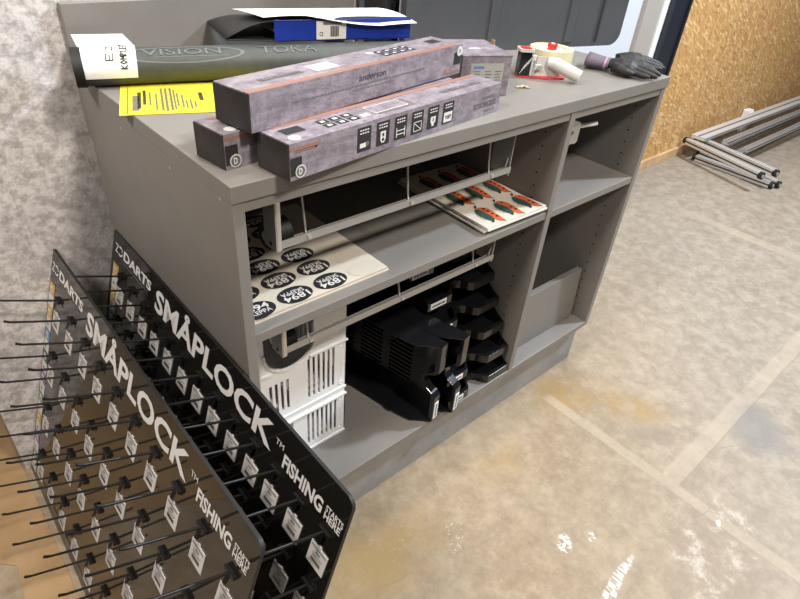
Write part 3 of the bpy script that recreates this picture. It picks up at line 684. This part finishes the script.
# ------------------------------------------------------------------ cartons on the counter
def long_carton(v, label, front, detail=True, rest=0.0):
    x, y, z, yaw, l, w_, h = v
    t_ = thing('long_carton', label, 'box', (x, y, z+rest), yaw, group='long printed cartons piled on the counter')
    t_.rotation_euler = (0, 0, yaw)
    b = MB(); e = 0.0012; N = 6
    # body with slightly bowed ends
    def ring_x(xx, ins): return [(xx, ins, ins*0.5), (xx, w_-ins, ins*0.5), (xx, w_-ins, h-ins*0.5), (xx, ins, h-ins*0.5)]
    prof = [(0.0, 0.0), (l, 0.0)]
    b.box((0.0015, 0, 0), (l-0.0015, w_, h), CARTON)
    M0 = frame((0, 0, 0), (1, 0, 0), (0, 0, 1))      # front face plane y=0, looking from -y
    F = lambda x_, z_, k=1: frame((x_, -0.0004*k, z_), (1, 0, 0), (0, 0, 1))
    Tm = lambda x_, y_, k=1: frame((x_, y_, h+0.0004*k), (1, 0, 0), (0, 1, 0))
    def fq(x0, z0, x1, z1, m, k=1): b.quad((x0, -0.0004*k, z0), (x1-x0, 0, 0), (0, 0, z1-z0), m)
    def tq(x0, y0, x1, y1, m, k=1): b.quad((x0, y0, h+0.0004*k), (x1-x0, 0, 0), (0, y1-y0, 0), m)
    if front == 'icons':
        cw, gap, x0 = 0.029, 0.0120, 0.128
        for i in range(6):
            xa = x0+i*(cw+gap); fq(xa, 0.009, xa+cw, 0.046, INK)
            for r in range(2):
                for q in range(4): fq(xa+0.005+q*0.005, 0.0405-r*0.0045, xa+0.0085+q*0.005, 0.0425-r*0.0045, WHT, 2)
            cx_ = xa+cw/2
            if i == 0: fq(xa+0.005, 0.015, xa+0.018, 0.022, WHT, 2); b.disc((xa+0.021, -0.0008, 0.0195), 0.004, GINK, (0, -1, 0), 14)
            elif i == 1: b.poly([(cx_-0.006, -0.0008, 0.031), (cx_-0.006, -0.0008, 0.018), (cx_-0.003, -0.0008, 0.013), (cx_+0.003, -0.0008, 0.013), (cx_+0.006, -0.0008, 0.018), (cx_+0.006, -0.0008, 0.031)], WHT); b.disc((cx_, -0.0012, 0.018), 0.0028, INK, (0, -1, 0), 12); fq(cx_-0.002, 0.023, cx_+0.002, 0.028, INK, 3)
            elif i == 2: fq(xa+0.004, 0.013, xa+0.0055, 0.029, WHT, 2); fq(xa+cw-0.0055, 0.013, xa+cw-0.004, 0.029, WHT, 2); fq(xa+0.0055, 0.017, xa+cw-0.0055, 0.0185, WHT, 2); fq(xa+0.0055, 0.023, xa+cw-0.0055, 0.0245, WHT, 2)
            elif i == 3:
                for (a, c_, d, e_) in ((0.005, 0.013, 0.025, 0.0142), (0.005, 0.0278, 0.025, 0.029), (0.005, 0.013, 0.0062, 0.029), (0.0238, 0.013, 0.025, 0.029)): fq(xa+a, c_, xa+d, e_, WHT, 2)
                b.poly([(xa+0.006, -0.0008, 0.028), (xa+0.006, -0.0008, 0.0265), (xa+0.024, -0.0008, 0.014), (xa+0.024, -0.0008, 0.0155)], WHT)
            elif i == 4: b.poly([(cx_-0.007, -0.0008, 0.029), (cx_-0.006, -0.0008, 0.019), (cx_-0.003, -0.0008, 0.017), (cx_-0.003, -0.0008, 0.013), (cx_+0.003, -0.0008, 0.013), (cx_+0.003, -0.0008, 0.017), (cx_+0.006, -0.0008, 0.019), (cx_+0.007, -0.0008, 0.029)], WHT); fq(cx_-0.001, 0.021, cx_+0.001, 0.027, INK, 3)
            else: fq(xa+0.003, 0.012, xa+cw-0.003, 0.029, WHT, 2); b.text('YEEP', F(xa+0.0065, 0.0175, 3), INK, 0.006, 0.017, 0.02)
        # ghost lettering at the right end
        rr = random.Random(8)
        for (za, hgt, xa, xb) in ((0.016, 0.010, 0.425, 0.495), (0.030, 0.005, 0.45, 0.49), (0.006, 0.004, 0.46, 0.495)):
            xx = xa
            while xx < xb:
                w2 = rr.uniform(0.004, 0.008); fq(xx, za, xx+w2, za+hgt, GINK); fq(xx+0.0014, za+hgt*0.25, xx+w2-0.0014, za+hgt*0.75, CARTON, 2); xx += w2+0.0015
        fq(0.002, 0.041, 0.055, 0.0455, COPPER); fq(0.012, 0.038, 0.05, 0.042, INK, 0.5); fq(0.01, 0.0385, 0.045, 0.0405, COPPER, 2)
        fq(0.002, 0.006, 0.022, 0.032, INK); b.disc((0.019, -0.0012, 0.011), 0.0095, LABEL, (0, -1, 0), 22); b.disc((0.019, -0.0014, 0.011), 0.0075, GINK, (0, -1, 0), 22); b.text('D', F(0.0155, 0.007, 4), WHT, 0.0085, 0.006, 0.03)
    elif front == 'end':
        fq(0.002, 0.041, 0.06, 0.0455, COPPER); fq(0.002, 0.006, 0.022, 0.034, INK); b.disc((0.017, -0.0008, 0.011), 0.0095, LABEL, (0, -1, 0), 22); b.disc((0.017, -0.0012, 0.011), 0.0075, GINK, (0, -1, 0), 22); b.text('D', F(0.0135, 0.007, 4), WHT, 0.0085, 0.006, 0.03)
    else:
        b.text('anderson', F(0.215, 0.032), INK, 0.0105, 0.066, 0.0)
        rr = random.Random(3)
        for (za, xa, xb, hh_) in ((0.0250, 0.075, 0.39, 0.0022), (0.019, 0.20, 0.30, 0.0020)):
            xx = xa
            while xx < xb:
                w2 = rr.uniform(0.002, 0.007); fq(xx, za, min(xx+w2, xb), za+hh_, GINK); xx += w2+0.0016
        fq(0.45, 0.004, 0.5, 0.0085, COPPER); fq(0.452, 0.008, 0.458, 0.014, COPPER)
        fq(l-0.026, 0.018, l-0.003, 0.040, INK); b.disc((l-0.010, -0.0008, 0.041), 0.009, LABEL, (0, -1, 0), 22); b.disc((l-0.010, -0.0012, 0.041), 0.0072, WHT, (0, -1, 0), 22); b.text('D', F(l-0.0125, 0.0375, 4), GINK, 0.007, 0.005, 0.03)
    # top print
    if front == 'anderson':
        tq(0.001, 0.001, l-0.02, 0.012, COPPER)
        tq(0.15, 0.025, 0.20, 0.055, LABEL); 
        for r in range(2):
            for q in range(4): tq(0.31+q*0.022, 0.024+r*0.017, 0.327+q*0.022, 0.038+r*0.017, INK); tq(0.314+q*0.022, 0.028+r*0.017, 0.321+q*0.022, 0.033+r*0.017, WHT, 2)
        b.disc((0.30, 0.052, h+0.0004), 0.007, WHT, (0, 0, 1), 16); tq(0.455, 0.035, 0.485, 0.055, INK)
        b_top_text = 0.03
    else:
        tq(0.02, w_-0.012, l-0.01, w_-0.001, COPPER)
        if front == 'icons':
            for r in range(2):
                for q in range(3): tq(0.085+q*0.024, 0.016+r*0.016, 0.104+q*0.024, 0.029+r*0.016, INK); tq(0.09+q*0.024, 0.019+r*0.016, 0.098+q*0.024, 0.025+r*0.016, WHT, 2)
            tq(0.158, 0.018, 0.176, 0.028, WHT); tq(0.19, 0.012, 0.275, 0.045, GINK); tq(0.185, 0.018, 0.262, 0.047, LABEL, 2); tq(0.187, 0.020, 0.26, 0.045, CARTON, 3); tq(0.02, 0.028, 0.055, 0.048, INK)
            rr = random.Random(12); xx = 0.36
            while xx < 0.47: w2 = rr.uniform(0.003, 0.008); tq(xx, 0.022, xx+w2, 0.034, GINK); tq(xx+0.001, 0.025, xx+w2-0.001, 0.031, CARTON, 2); xx += w2+0.0015
        b.disc((0.022, 0.014, h+0.0004), 0.009, LABEL, (0, 0, 1), 20)
    if front == 'anderson':
        rr = random.Random(21); xx = 0.05
        while xx < 0.13: w2 = rr.uniform(0.003, 0.007); tq(xx, 0.032, xx+w2, 0.044, GINK); tq(xx+0.001, 0.034, xx+w2-0.001, 0.042, CARTON, 2); xx += w2+0.0015
    b.build('carton_body', t_, 0.0, world=False)
    for xa, xb in ((-0.0006, 0.0014), (l-0.0014, l+0.0006)):
        eb = MB().box((xa, 0.0008, 0.0008), (xb, w_-0.0008, h-0.0008), DKBROWN)
        o = eb.build('end_flap', t_, world=False); o['label'] = 'dark brown end of the carton'
    return t_
B_ = (0.073, -0.028, H+0.0003, 0.127, 0.510, 0.068, 0.052)
A_ = (0.019, 0.048, H+0.0003, 0.110, 0.500, 0.070, 0.050)
C_ = (0.051, 0.028, H+0.0530, 0.182, 0.507, 0.073, 0.052)
long_carton(A_, 'long printed carton behind at the left, half hidden under the other two', 'end')
long_carton(B_, 'long printed carton at the front edge with a row of six black icons', 'icons')
long_carton(C_, 'long printed carton lying on top of two others, lettered anderson', 'anderson')
# squarer carton with folded top
sc = thing('small_carton', 'short purple-grey carton with a hand hole in its folded lid, right of the long cartons', 'box', (0.571, 0.135, H+0.0003), -0.40)
w1, d1, h1 = 0.108, 0.135, 0.076
b = MB().box((0, 0, 0), (w1, d1, h1), CARTON)
GP = mat('greenish_print_panel', (0.36, 0.37, 0.34), 0.5)
b.quad((0.02, -0.0004, 0.016), (0.072, 0, 0), (0, 0, 0.048), GP)
b.quad((0.026, -0.0008, 0.054), (0.022, 0, 0), (0, 0, 0.005), SBLUE)
rr = random.Random(6)
for cxx in (0.026, 0.052, 0.074):
    for r in range(6):
        b.quad((cxx, -0.0008, 0.048-r*0.0055), (rr.uniform(0.008, 0.017), 0, 0), (0, 0, 0.0014), GINK)
b.build('carton_body', sc, 0.0008, world=False)
b = MB().box((-0.001, -0.001, h1+0.0005), (w1+0.001, d1, h1+0.003), CARTON); b.box((0.0, 0.0, h1), (w1, 0.001, h1+0.0006), INK)
b.disc((w1*0.45, d1*0.40, h1+0.0034), 0.014, LABEL, (0, 0, 1), 24, 0.006, (1, 0, 0)); b.build('lid', sc, 0.0006, world=False)
KR = mat('brown_card', (0.30, 0.20, 0.11), 0.7)
MB().box((w1-0.001, d1-0.05, h1-0.012), (w1+0.002, d1-0.035, h1+0.012), KR).build('tab', sc, 0.001, world=False)
# ------------------------------------------------------------------ rod tube
ax0 = Vector((-0.022, 0.506, H+0.0325)); ad = Vector((0.96, -0.281, 0)).normalized()
tb = thing('rod_tube_case', 'long grey-green padded tube case lying along the back of the counter', 'tube case', tuple(ax0-Vector((0, 0, 0.032))))
LT = 0.70; N = 40; b = MB()
pts = [ax0+ad*(0.004+LT*k/N) for k in range(N+1)]
b.tube(pts, 0.0315, TUBEM, 40)
def on_tube(s_, a, k=1):   # s along axis, a angle from top towards the front (metres of arc)
    th = a/0.0315; rr_ = 0.0315+0.0004*k
    fr_ = Vector((0, 0, 1)).cross(ad)  # horizontal, pointing back
    if fr_.y > 0: fr_ = -fr_
    return ax0+ad*s_+Vector((0, 0, 1))*rr_*math.cos(th)+fr_*rr_*math.sin(th)
for k in range(48):
    a0_, a1_ = 2*math.pi*k/48, 2*math.pi*(k+1)/48
    o = (0.181, 0.0225)
    b.add([on_tube(o[0]+0.104*math.cos(a0_), o[1]+0.0150*math.sin(a0_)), on_tube(o[0]+0.111*math.cos(a0_), o[1]+0.0175*math.sin(a0_)), on_tube(o[0]+0.111*math.cos(a1_), o[1]+0.0175*math.sin(a1_)), on_tube(o[0]+0.104*math.cos(a1_), o[1]+0.0150*math.sin(a1_))], [(0, 1, 2, 3)], TUBEP)
def tube_text(body, s0, s1, a_base, h, m, bold, k=1):
    vs_, fs_ = text_geo(body, bold)
    xa = min(v[0] for v in vs_); xb = max(v[0] for v in vs_)
    b.add([on_tube(s0+(v[0]-xa)/(xb-xa)*(s1-s0), a_base-v[1]/TH*h, k) for v in vs_], fs_, m)
tube_text('VISION', 0.110, 0.248, 0.0245, 0.0125, TUBEP, 0.0, 3)
for k in range(12): b.add([on_tube(0.13+k*0.011, 0.0285), on_tube(0.141+k*0.011, 0.0285), on_tube(0.141+k*0.011, 0.0273), on_tube(0.13+k*0.011, 0.0273)], [(0, 1, 2, 3)], TUBEP)
tube_text('TOKA', 0.322, 0.435, 0.026, 0.015, TUBEP, -0.006, 3)
b.build('tube_body', tb)
MB().cyl(ax0-ad*0.004, ax0+ad*0.012, 0.0335, RUB, 36).build('end_cap', tb, 0.003)
# handwritten note draped over the tube
b = MB()
def notep(u, v):  # u along tube, v 0 front .. 1 back
    s_ = -0.001+0.022*v+(0.098-0.012*v)*u; arc = 0.062-0.136*v
    if arc > -0.004: p = on_tube(s_, arc, 3)
    else:
        p = on_tube(s_, -0.004, 3)+Vector((-0.281*0, 1, 0))*(-(arc+0.004))*1.0+Vector((0, 0, 0.10))*(-(arc+0.004))
    return p
b.grid(lambda u, v: notep(u, v), 10, 14, PAPER)
nt = b
def stroke(pts, r=0.0009):
    for (a, c_) in zip(pts, pts[1:]):
        A, Bp = notep(*a)+Vector((0, -0.0003, 0.0004)), notep(*c_)+Vector((0, -0.0003, 0.0004))
        nt.tube([A, Bp], r, INK, 5)
def hand(ch, u, v, su, sv):
    G = {'E': [[(1, 0), (0, 0), (0, 1), (1, 1)], [(0, .5), (.8, .5)]], 'J': [[(0, 1), (1, 1), (1, .1), (.4, 0), (0, .2)]], 'K': [[(0, 0), (0, 1)], [(1, 1), (0, .45), (1, 0)]], 'O': [[(.5, 0), (0, .5), (.5, 1), (1, .5), (.5, 0)]],
         'M': [[(0, 0), (0, 1), (.5, .4), (1, 1), (1, 0)]], 'P': [[(0, 0), (0, 1), (.9, .8), (0, .5)]], 'L': [[(0, 1), (0, 0), (.9, 0)]], 'T': [[(0, 1), (1, 1)], [(.5, 1), (.5, 0)]]}
    for st in G[ch]: stroke([(u-(q[1])*su, v+q[0]*sv) for q in st])
# letters run from front to back on the note
for i, ch in enumerate('EJ'): hand(ch, 0.60, 0.22+i*0.14, 0.12, 0.09)
for i, ch in enumerate('KOMPLETT'): hand(ch, 0.84, 0.12+i*0.056, 0.12, 0.040)
tag(b.build('paper_note', solid=0.0), 'white handwritten note draped over the left end of the tube case', 'note')
# ------------------------------------------------------------------ yellow flyer
b = MB(); Mf = frame((-0.021, 0.326, H+0.0006), (0.138, -0.053, 0), (0.053, 0.138, 0))
b.box((0, 0, 0), (0.270, 0.17, 0.0006), YEL, Mf)
K_ = 0.0009
for (x0, y0, x1, y1) in ((0.012, 0.006, 0.24, 0.0072), (0.012, 0.006, 0.0132, 0.15)): b.quad((x0, y0, K_), (x1-x0, 0, 0), (0, y1-y0, 0), INK, Mf)
rr = random.Random(11)
for (xx, hgt, y0, y1, mm) in ((0.020, 0.011, 0.02, 0.10, GINK), (0.037, 0.005, 0.05, 0.13, INK), (0.047, 0.003, 0.045, 0.12, GINK), (0.066, 0.004, 0.016, 0.14, GINK), (0.073, 0.004, 0.012, 0.14, GINK), (0.081, 0.004, 0.016, 0.14, GINK), (0.092, 0.003, 0.035, 0.11, GINK), (0.057, 0.003, 0.02, 0.11, GINK), (0.087, 0.003, 0.02, 0.13, GINK), (0.1, 0.003, 0.03, 0.1, GINK), (0.028, 0.006, 0.03, 0.12, INK), (0.106, 0.003, 0.025, 0.07, GINK), (0.113, 0.003, 0.02, 0.075, GINK), (0.120, 0.003, 0.028, 0.06, GINK), (0.130, 0.007, 0.065, 0.11, INK)):
    yy = y0
    while yy < y1:
        w2 = rr.uniform(0.003, 0.007); b.quad((xx, yy, K_), (hgt, 0, 0), (0, min(w2, y1-yy), 0), mm, Mf); yy += w2+0.0012
tag(b.build('yellow_flyer'), 'bright yellow printed flyer lying on the counter in front of the tube case', 'flyer')
# ------------------------------------------------------------------ binder with papers on the tube
p0 = Vector((0.320, 0.405, H+0.0675)); sd_ = Vector((0.273, -0.069, 0)).normalized(); dd = Vector((0.069, 0.273, 0)).normalized()
bn = thing('ring_binder', 'blue and black ring binder lying on the tube case with its white spine label showing', 'binder', tuple(p0))
Mb = frame(p0, sd_, dd)
hb_, lb_, db_ = 0.040, 0.300, 0.165
sp_ = MB().box((0, 0, 0), (lb_, 0.003, hb_), BLUE, Mb).build('spine', bn, 0.001)
def cover(zf, name, m):
    b = MB()
    b.grid(lambda u, v: Mb @ Vector(((-0.30+1.30*u)*lb_, v*db_+0.02*max(0, 0.23-u)*4, zf(-0.30+1.30*u, v))), 24, 12, m); return b.build(name, bn, solid=0.002)
cover(lambda u, v: 0.002+0.002*max(0, -u), 'cover', BLKM)
cover(lambda u, v: 0.0045+(hb_-0.0065)*(1-(max(0, -u)/0.30)**1.7)-0.022*v*v*min(1, 1+u*3.2), 'cover', BLKM)
lb = MB().box((0.086, -0.0008, 0.003), (0.150, -0.0002, hb_-0.003), LABEL, Mb)
for k in range(10): lb.quad((0.116+0.0018*k, -0.0012, 0.008), (0.0009 if k % 3 else 0.0014, 0, 0), (0, 0, 0.020), INK, Mb)
lb.quad((0.100, -0.0012, 0.030), (0.040, 0, 0), (0, 0, 0.006), GINK, Mb)
lb.ring(Mb @ Vector((0.096, -0.0006, 0.013)), 0.0028, 0.004, 0.0006, INK, Mb.to_3x3() @ Vector((0, -1, 0)), 16)
o = lb.build('spine_label', sp_); o['label'] = 'white barcode label on the blue spine'
b = MB()
b.grid(lambda u, v: Mb @ Vector((0.006+u*(lb_-0.02), 0.02+v*(db_-0.05), 0.016+0.012*math.sin(u*3)*(1-v)-0.006*v)), 8, 8, PAPER)
b.build('inner_pages', bn, solid=0.006)
b = MB()
def sheet_p(u, v, e=0.0):
    drop = 0.016*max(0, min(1, (u-0.25)*2))*(1-v)**2
    return Mb @ Vector((-0.022+u*0.330-0.03*v, -0.004-0.010*u*(1-v)+v*0.120, hb_+0.0055-drop-0.006*v*v+0.003*math.sin(u*8)*(1-v)+e))
b.grid(sheet_p, 24, 8, PAPER)
for uu in (0.72, 0.79): b.disc(sheet_p(uu, 0.12, 0.0012), 0.0024, INK, (0, -0.3, 1), 10)
for k in range(10): b.add([sheet_p(0.62+0.022*k, 0.3, 0.0009), sheet_p(0.6215+0.022*k, 0.3, 0.0009), sheet_p(0.6215+0.022*k, 0.7, 0.0009), sheet_p(0.62+0.022*k, 0.7, 0.0009)], [(0, 1, 2, 3)], LABEL)
tag(b.build('punched_paper_sheet'), 'white punched paper sheet lying on top of the blue binder', 'paper')
# black round lid behind the binder
b = MB().cyl((0.605, 0.588, H+0.0425), (0.605, 0.600, H+0.0425), 0.042, BLKM, 40); b.cyl((0.605, 0.586, H+0.0425), (0.605, 0.588, H+0.0425), 0.030, RUB, 30)
tag(b.build('round_lid', bevel=0.003), 'black round lid standing on edge behind the binder against the upstand', 'lid')
# dark moulded case at the back
cs = thing('equipment_case', 'black moulded plastic case standing at the back of the counter beside the upstand', 'case', (0.79, 0.525, H+0.0005))
MB().box((0.682, 0.50, H+0.001), (0.93, 0.585, 1.30), BLKM).build('case_body', cs, 0.008)
b = MB()
for k in range(5): b.box((0.70, 0.490, H+0.03+k*0.055), (0.91, 0.501, H+0.055+k*0.055), BLK)
b.build('ribs', cs, 0.004)
b = MB().tube([(0.74, 0.495, 1.06), (0.74, 0.465, 1.07), (0.86, 0.465, 1.07), (0.86, 0.495, 1.06)], 0.009, BLK, 12); b.build('handle', cs)
# big grey panel
Mp = frame((0.70, 0.4451, H+0.001), (0.67, -0.17, 0), (0, 0, 1))
gp = thing('plastic_panel', 'large dark grey moulded plastic panel with rounded corners standing across the counter', 'panel', (1.04, 0.357, H+0.001))
Wp = 0.712; Hp = 0.46; rc = 0.035
def rrect(x0, y0, x1, y1, r, n=6):
    o = []
    for (cx_, cy_, a) in ((x1-r, y0+r, -math.pi/2), (x1-r, y1-r, 0), (x0+r, y1-r, math.pi/2), (x0+r, y0+r, math.pi)):
        o += [(cx_+r*math.cos(a+math.pi/2*k/n), cy_+r*math.sin(a+math.pi/2*k/n)) for k in range(n+1)]
    return o
MB().prism(rrect(0, 0, Wp, Hp, rc), -0.03, 0, PANELG, Mp).build('shell', gp, 0.005)
b = MB()
b.prism(rrect(0.03, 0.135, 0.45, Hp-0.03, 0.02), 0.0, 0.004, PANELD, Mp)
b.build('recess', gp, 0.003)
b = MB()
b.box((0.615, 0.012, 0), (0.622, Hp-0.02, 0.004), PANELD, Mp)
b.build('rib', gp, 0.002)
for xx in (0.24, 0.50): MB().box((xx, 0.012, 0), (xx+0.03, 0.13, 0.003), PANELG, Mp).build('rib', gp, 0.0025)
b = MB(); po = rrect(-0.002, -0.0005, Wp+0.004, Hp+0.002, rc+0.002); pi = rrect(0.0, 0.002, Wp, Hp, rc)
RIM = mat('pale_edge_trim', (0.45, 0.47, 0.50), 0.4)
for k in range(len(po)):
    a, c_ = po[k], po[(k+1) % len(po)]; d_, e_ = pi[k], pi[(k+1) % len(po)]
    b.prism([a, c_, e_, d_], -0.033, -0.028, RIM, Mp)
b.build('edge_trim', gp)
# ------------------------------------------------------------------ tape dispenser
Z = H+0.0008
td = thing('tape_dispenser', 'hand tape gun with red knob and pale handle lying on the counter', 'tape dispenser', (0.90, 0.14, Z))
ux = Vector((0.83, -0.56, 0)).normalized(); uy = Vector((0.56, 0.83, 0)).normalized()
Md = frame((0.812, 0.178, Z), ux, uy)      # x runs from the cutter end towards the handle
DG = mat('pale_grey_plastic', (0.56, 0.54, 0.51), 0.4); TAPE = mat('clear_cream_tape', (0.70, 0.64, 0.42), 0.25)
b = MB().prism([(0.0, 0.0), (0.06, -0.012), (0.11, -0.006), (0.125, 0.02), (0.10, 0.06), (0.03, 0.055), (0, 0.03)], 0.0, 0.003, REDM, Md); b.build('base_plate', td)
b = MB().box((0.000, -0.002, 0.003), (0.026, 0.026, 0.054), BLK, Md)
for k in range(5): b.quad((0.002+k*0.004, -0.0026, 0.008+k*0.005), (0.010, 0, 0.020), (0.0012, 0, 0), LABEL, Md)
cg_ = b.build('cutter_guard', td, 0.002)
b = MB().prism(rrect(-0.004, -0.006, 0.030, 0.030, 0.006), 0.054, 0.060, DG, Md); b.build('guard_rim', cg_, 0.001)
b = MB().prism(rrect(0.001, -0.001, 0.025, 0.025, 0.005), 0.0600, 0.0608, RED, Md); b.build('brush', cg_)
b = MB().box((0.026, -0.006, 0.004), (0.036, 0.006, 0.048), DG, Md); b.box((0.034, -0.008, 0.018), (0.050, -0.004, 0.030), DG, Md); b.box((0.030, -0.010, 0.008), (0.034, -0.006, 0.040), STEEL, Md)
b.cyl(Md @ Vector((0.044, -0.011, 0.024)), Md @ Vector((0.044, -0.003, 0.024)), 0.005, STEEL, 12); b.build('cutter_mechanism', td, 0.0008)
b = MB().prism([(0.036, 0.004), (0.095, 0.004), (0.095, 0.045), (0.040, 0.046)], 0, 0.0025, DG, Matrix.Translation((0, 0, 0)) @ Md @ Matrix(((1, 0, 0, 0), (0, 0, -1, 0.0), (0, 1, 0, 0.0), (0, 0, 0, 1)))); b.build('side_plate', td, 0.0006)
b = MB().ring(Md @ Vector((0.092, 0.058, 0.004)), 0.034, 0.051, 0.050, TAPE, n=48); roll_ = b.build('tape_roll', td)
b = MB().cyl(Md @ Vector((0.092, 0.058, 0.006)), Md @ Vector((0.092, 0.058, 0.050)), 0.033, PAPER, 32); b.build('hub', roll_)
b = MB().cyl(Md @ Vector((0.092, 0.058, 0.050)), Md @ Vector((0.092, 0.058, 0.062)), 0.012, RED, 8, False); b.cyl(Md @ Vector((0.092, 0.058, 0.062)), Md @ Vector((0.092, 0.058, 0.064)), 0.005, DG, 12); b.build('tension_knob', roll_, 0.001)
b = MB().tube([Md @ Vector(p) for p in ((0.066, -0.002, 0.034), (0.080, -0.010, 0.034), (0.098, -0.020, 0.027), (0.118, -0.032, 0.020), (0.132, -0.040, 0.016))], [0.010, 0.0135, 0.014, 0.014, 0.013], DG, 18, flat=1.0)
b.build('handle', td, 0.004, angle=50)
# small crumpled wrapper
b = MB(); rr = random.Random(1)
KW = mat('beige_wrapper', (0.55, 0.45, 0.28), 0.5)
b.grid(lambda u, v: Vector((0.738+u*0.026+v*0.004, 0.118-u*0.016+v*0.009, H+0.001+0.004*abs(math.sin(u*9+v*3))*(1-abs(2*u-1))+0.0005)), 12, 4, KW, False)
tag(b.build('crumpled_wrapper', solid=0.0006), 'tiny crumpled beige wrapper on the counter between carton and tape dispenser', 'wrapper')
# ------------------------------------------------------------------ gloves
GL = mat('grey_knit', (0.055, 0.05, 0.055), 0.85); CUFF = mat('purple_grey_cuff', (0.13, 0.105, 0.14), 0.9); GB_ = mat('black_nitrile', (0.012, 0.011, 0.010), 0.62)
def glove(M, label, cuff=True, group='pair of work gloves'):
    t_ = thing('work_glove', label, 'glove', M=M, group=group)
    b = MB()
    b.tube([(0.052, 0, 0.016), (0.065, 0, 0.018), (0.085, 0.001, 0.019), (0.105, 0.002, 0.018), (0.118, 0.003, 0.015)], [0.021, 0.024, 0.030, 0.031, 0.022], GB_, 20, flat=0.50)
    fg = [(0.027, 0.42, 0.060, 0.0074), (0.010, 0.14, 0.074, 0.0080), (-0.009, -0.12, 0.070, 0.0078), (-0.025, -0.42, 0.056, 0.0068)]
    for i, (y0, a, ln, r) in enumerate(fg):
        P = []
        for k in range(6):
            q = k/5; aa = a*(1-0.5*q)
            P.append((0.104+ln*q*math.cos(aa), y0+0.002+ln*q*math.sin(aa)*0.8, 0.015-0.003*q-0.002*q*q+0.003*math.sin(q*3+i)))
        b.tube(P, [r*1.05, r*1.1, r, r*1.03, r*0.92, r*0.45], GB_, 12)
    b.tube([(0.070, -0.022, 0.015), (0.085, -0.034, 0.014), (0.104, -0.040, 0.012), (0.122, -0.038, 0.0105)], [0.012, 0.011, 0.0095, 0.004], GB_, 12)
    o = b.build('glove_hand', t_, world=False)
    md = o.modifiers.new('remesh', 'REMESH'); md.mode = 'VOXEL'; md.voxel_size = 0.0014; md.use_smooth_shade = True
    md = o.modifiers.new('smooth', 'SMOOTH'); md.iterations = 2; md.factor = 0.5
    if cuff:
        b = MB().tube([(0.0, 0, 0.0175), (0.012, 0, 0.0168), (0.03, 0, 0.0160), (0.048, 0, 0.0158), (0.056, 0, 0.0162)], [0.031, 0.030, 0.0265, 0.024, 0.0235], CUFF, 24, False, flat=0.50)
        cf_ = b.build('cuff', t_, world=False, solid=0.0016)
        b = MB().tube([(0.044, 0, 0.0158), (0.047, 0, 0.0158), (0.050, 0, 0.0160)], [0.0245, 0.0262, 0.0245], PINKB, 24, False, flat=0.54); b.build('cuff_band', cf_, world=False, solid=0.001)
    return t_
def gm(x, y, z, rz, rx=0.0, ry=0.0): return Matrix.Translation((x, y, z)) @ Matrix.Rotation(rz, 4, 'Z') @ Matrix.Rotation(ry, 4, 'Y') @ Matrix.Rotation(rx, 4, 'X')
glove(gm(1.062, 0.160, H+0.002, -1.22), 'dark work glove with a purple-grey cuff and pink band, nearer the counter edge')
glove(gm(1.085, 0.150, H+0.010, -0.74, 0.0, 0.03), 'dark work glove lying behind the one with the pink band, fingertips past the counter end', cuff=False)
# ------------------------------------------------------------------ aluminium frames
def alu_bar(b, a, c_, w_, h_, m):
    b.bar(a, c_, w_, h_, m)
    a = Vector(a); c_ = Vector(c_); d = (c_-a).normalized(); x = d.cross(Vector((0, 0, 1))).normalized()
    for sgn in (-1, 1):
        off = x*(sgn*(w_/2+0.0004)); b.bar(a+off, c_+off, 0.001, h_*0.22, HOLE)
    b.bar(a+Vector((0, 0, h_/2+0.0003)), c_+Vector((0, 0, h_/2+0.0003)), w_*0.16, 0.0008, GINK)
def cap(t_, p, d, r=0.021):
    p = Vector(p); d = Vector(d).normalized()
    MB().cyl(p-d*0.002, p+d*0.018, r, RUB, 20).cyl(p+d*0.018, p+d*0.022, r*0.45, STEEL, 12).build('end_cap', t_, 0.002)
def frame_thing(label, bars, rails, z):
    t_ = thing('aluminium_frame', label, 'metal frame', (4.4, 0.5, z-0.02), group='aluminium frames stacked on the floor by the chipboard wall')
    for (a, c_) in bars:
        a = Vector((*a, z)); c_ = Vector((*c_, z)); b = MB(); alu_bar(b, a, c_, 0.034, 0.036, ALUW); b.build('end_bar', t_, 0.003)
        d = (c_-a).normalized(); cap(t_, a, -d); cap(t_, c_, d)
    for (x0, y0, x1, y1, w_, h_, m, zz) in rails:
        b = MB(); alu_bar(b, (x0, y0, zz), (x1, y1, zz), w_, h_, m); b.build('long_rail', t_, 0.002)
    return t_
frame_thing('lower aluminium frame resting flat on the concrete with black end caps', [((3.47, 0.66), (3.45, 0.20)), ((3.585, 0.685), (3.50, 0.18))],
    [(3.50, 0.50, 5.9, 0.50, 0.03, 0.028, ALU, 0.055), (3.55, 0.60, 5.9, 0.60, 0.03, 0.028, ALU, 0.055)], 0.022)
frame_thing('upper aluminium frame on top of the other, with a broad pale rail', [((3.46, 0.745), (3.30, 0.235)), ((3.57, 0.725), (3.42, 0.20))],
    [(3.46, 0.690, 5.9, 0.640, 0.085, 0.020, ALUW, 0.142), (3.56, 0.560, 5.9, 0.520, 0.035, 0.026, ALU, 0.135), (3.55, 0.430, 5.9, 0.400, 0.030, 0.026, ALU, 0.135)], 0.104)
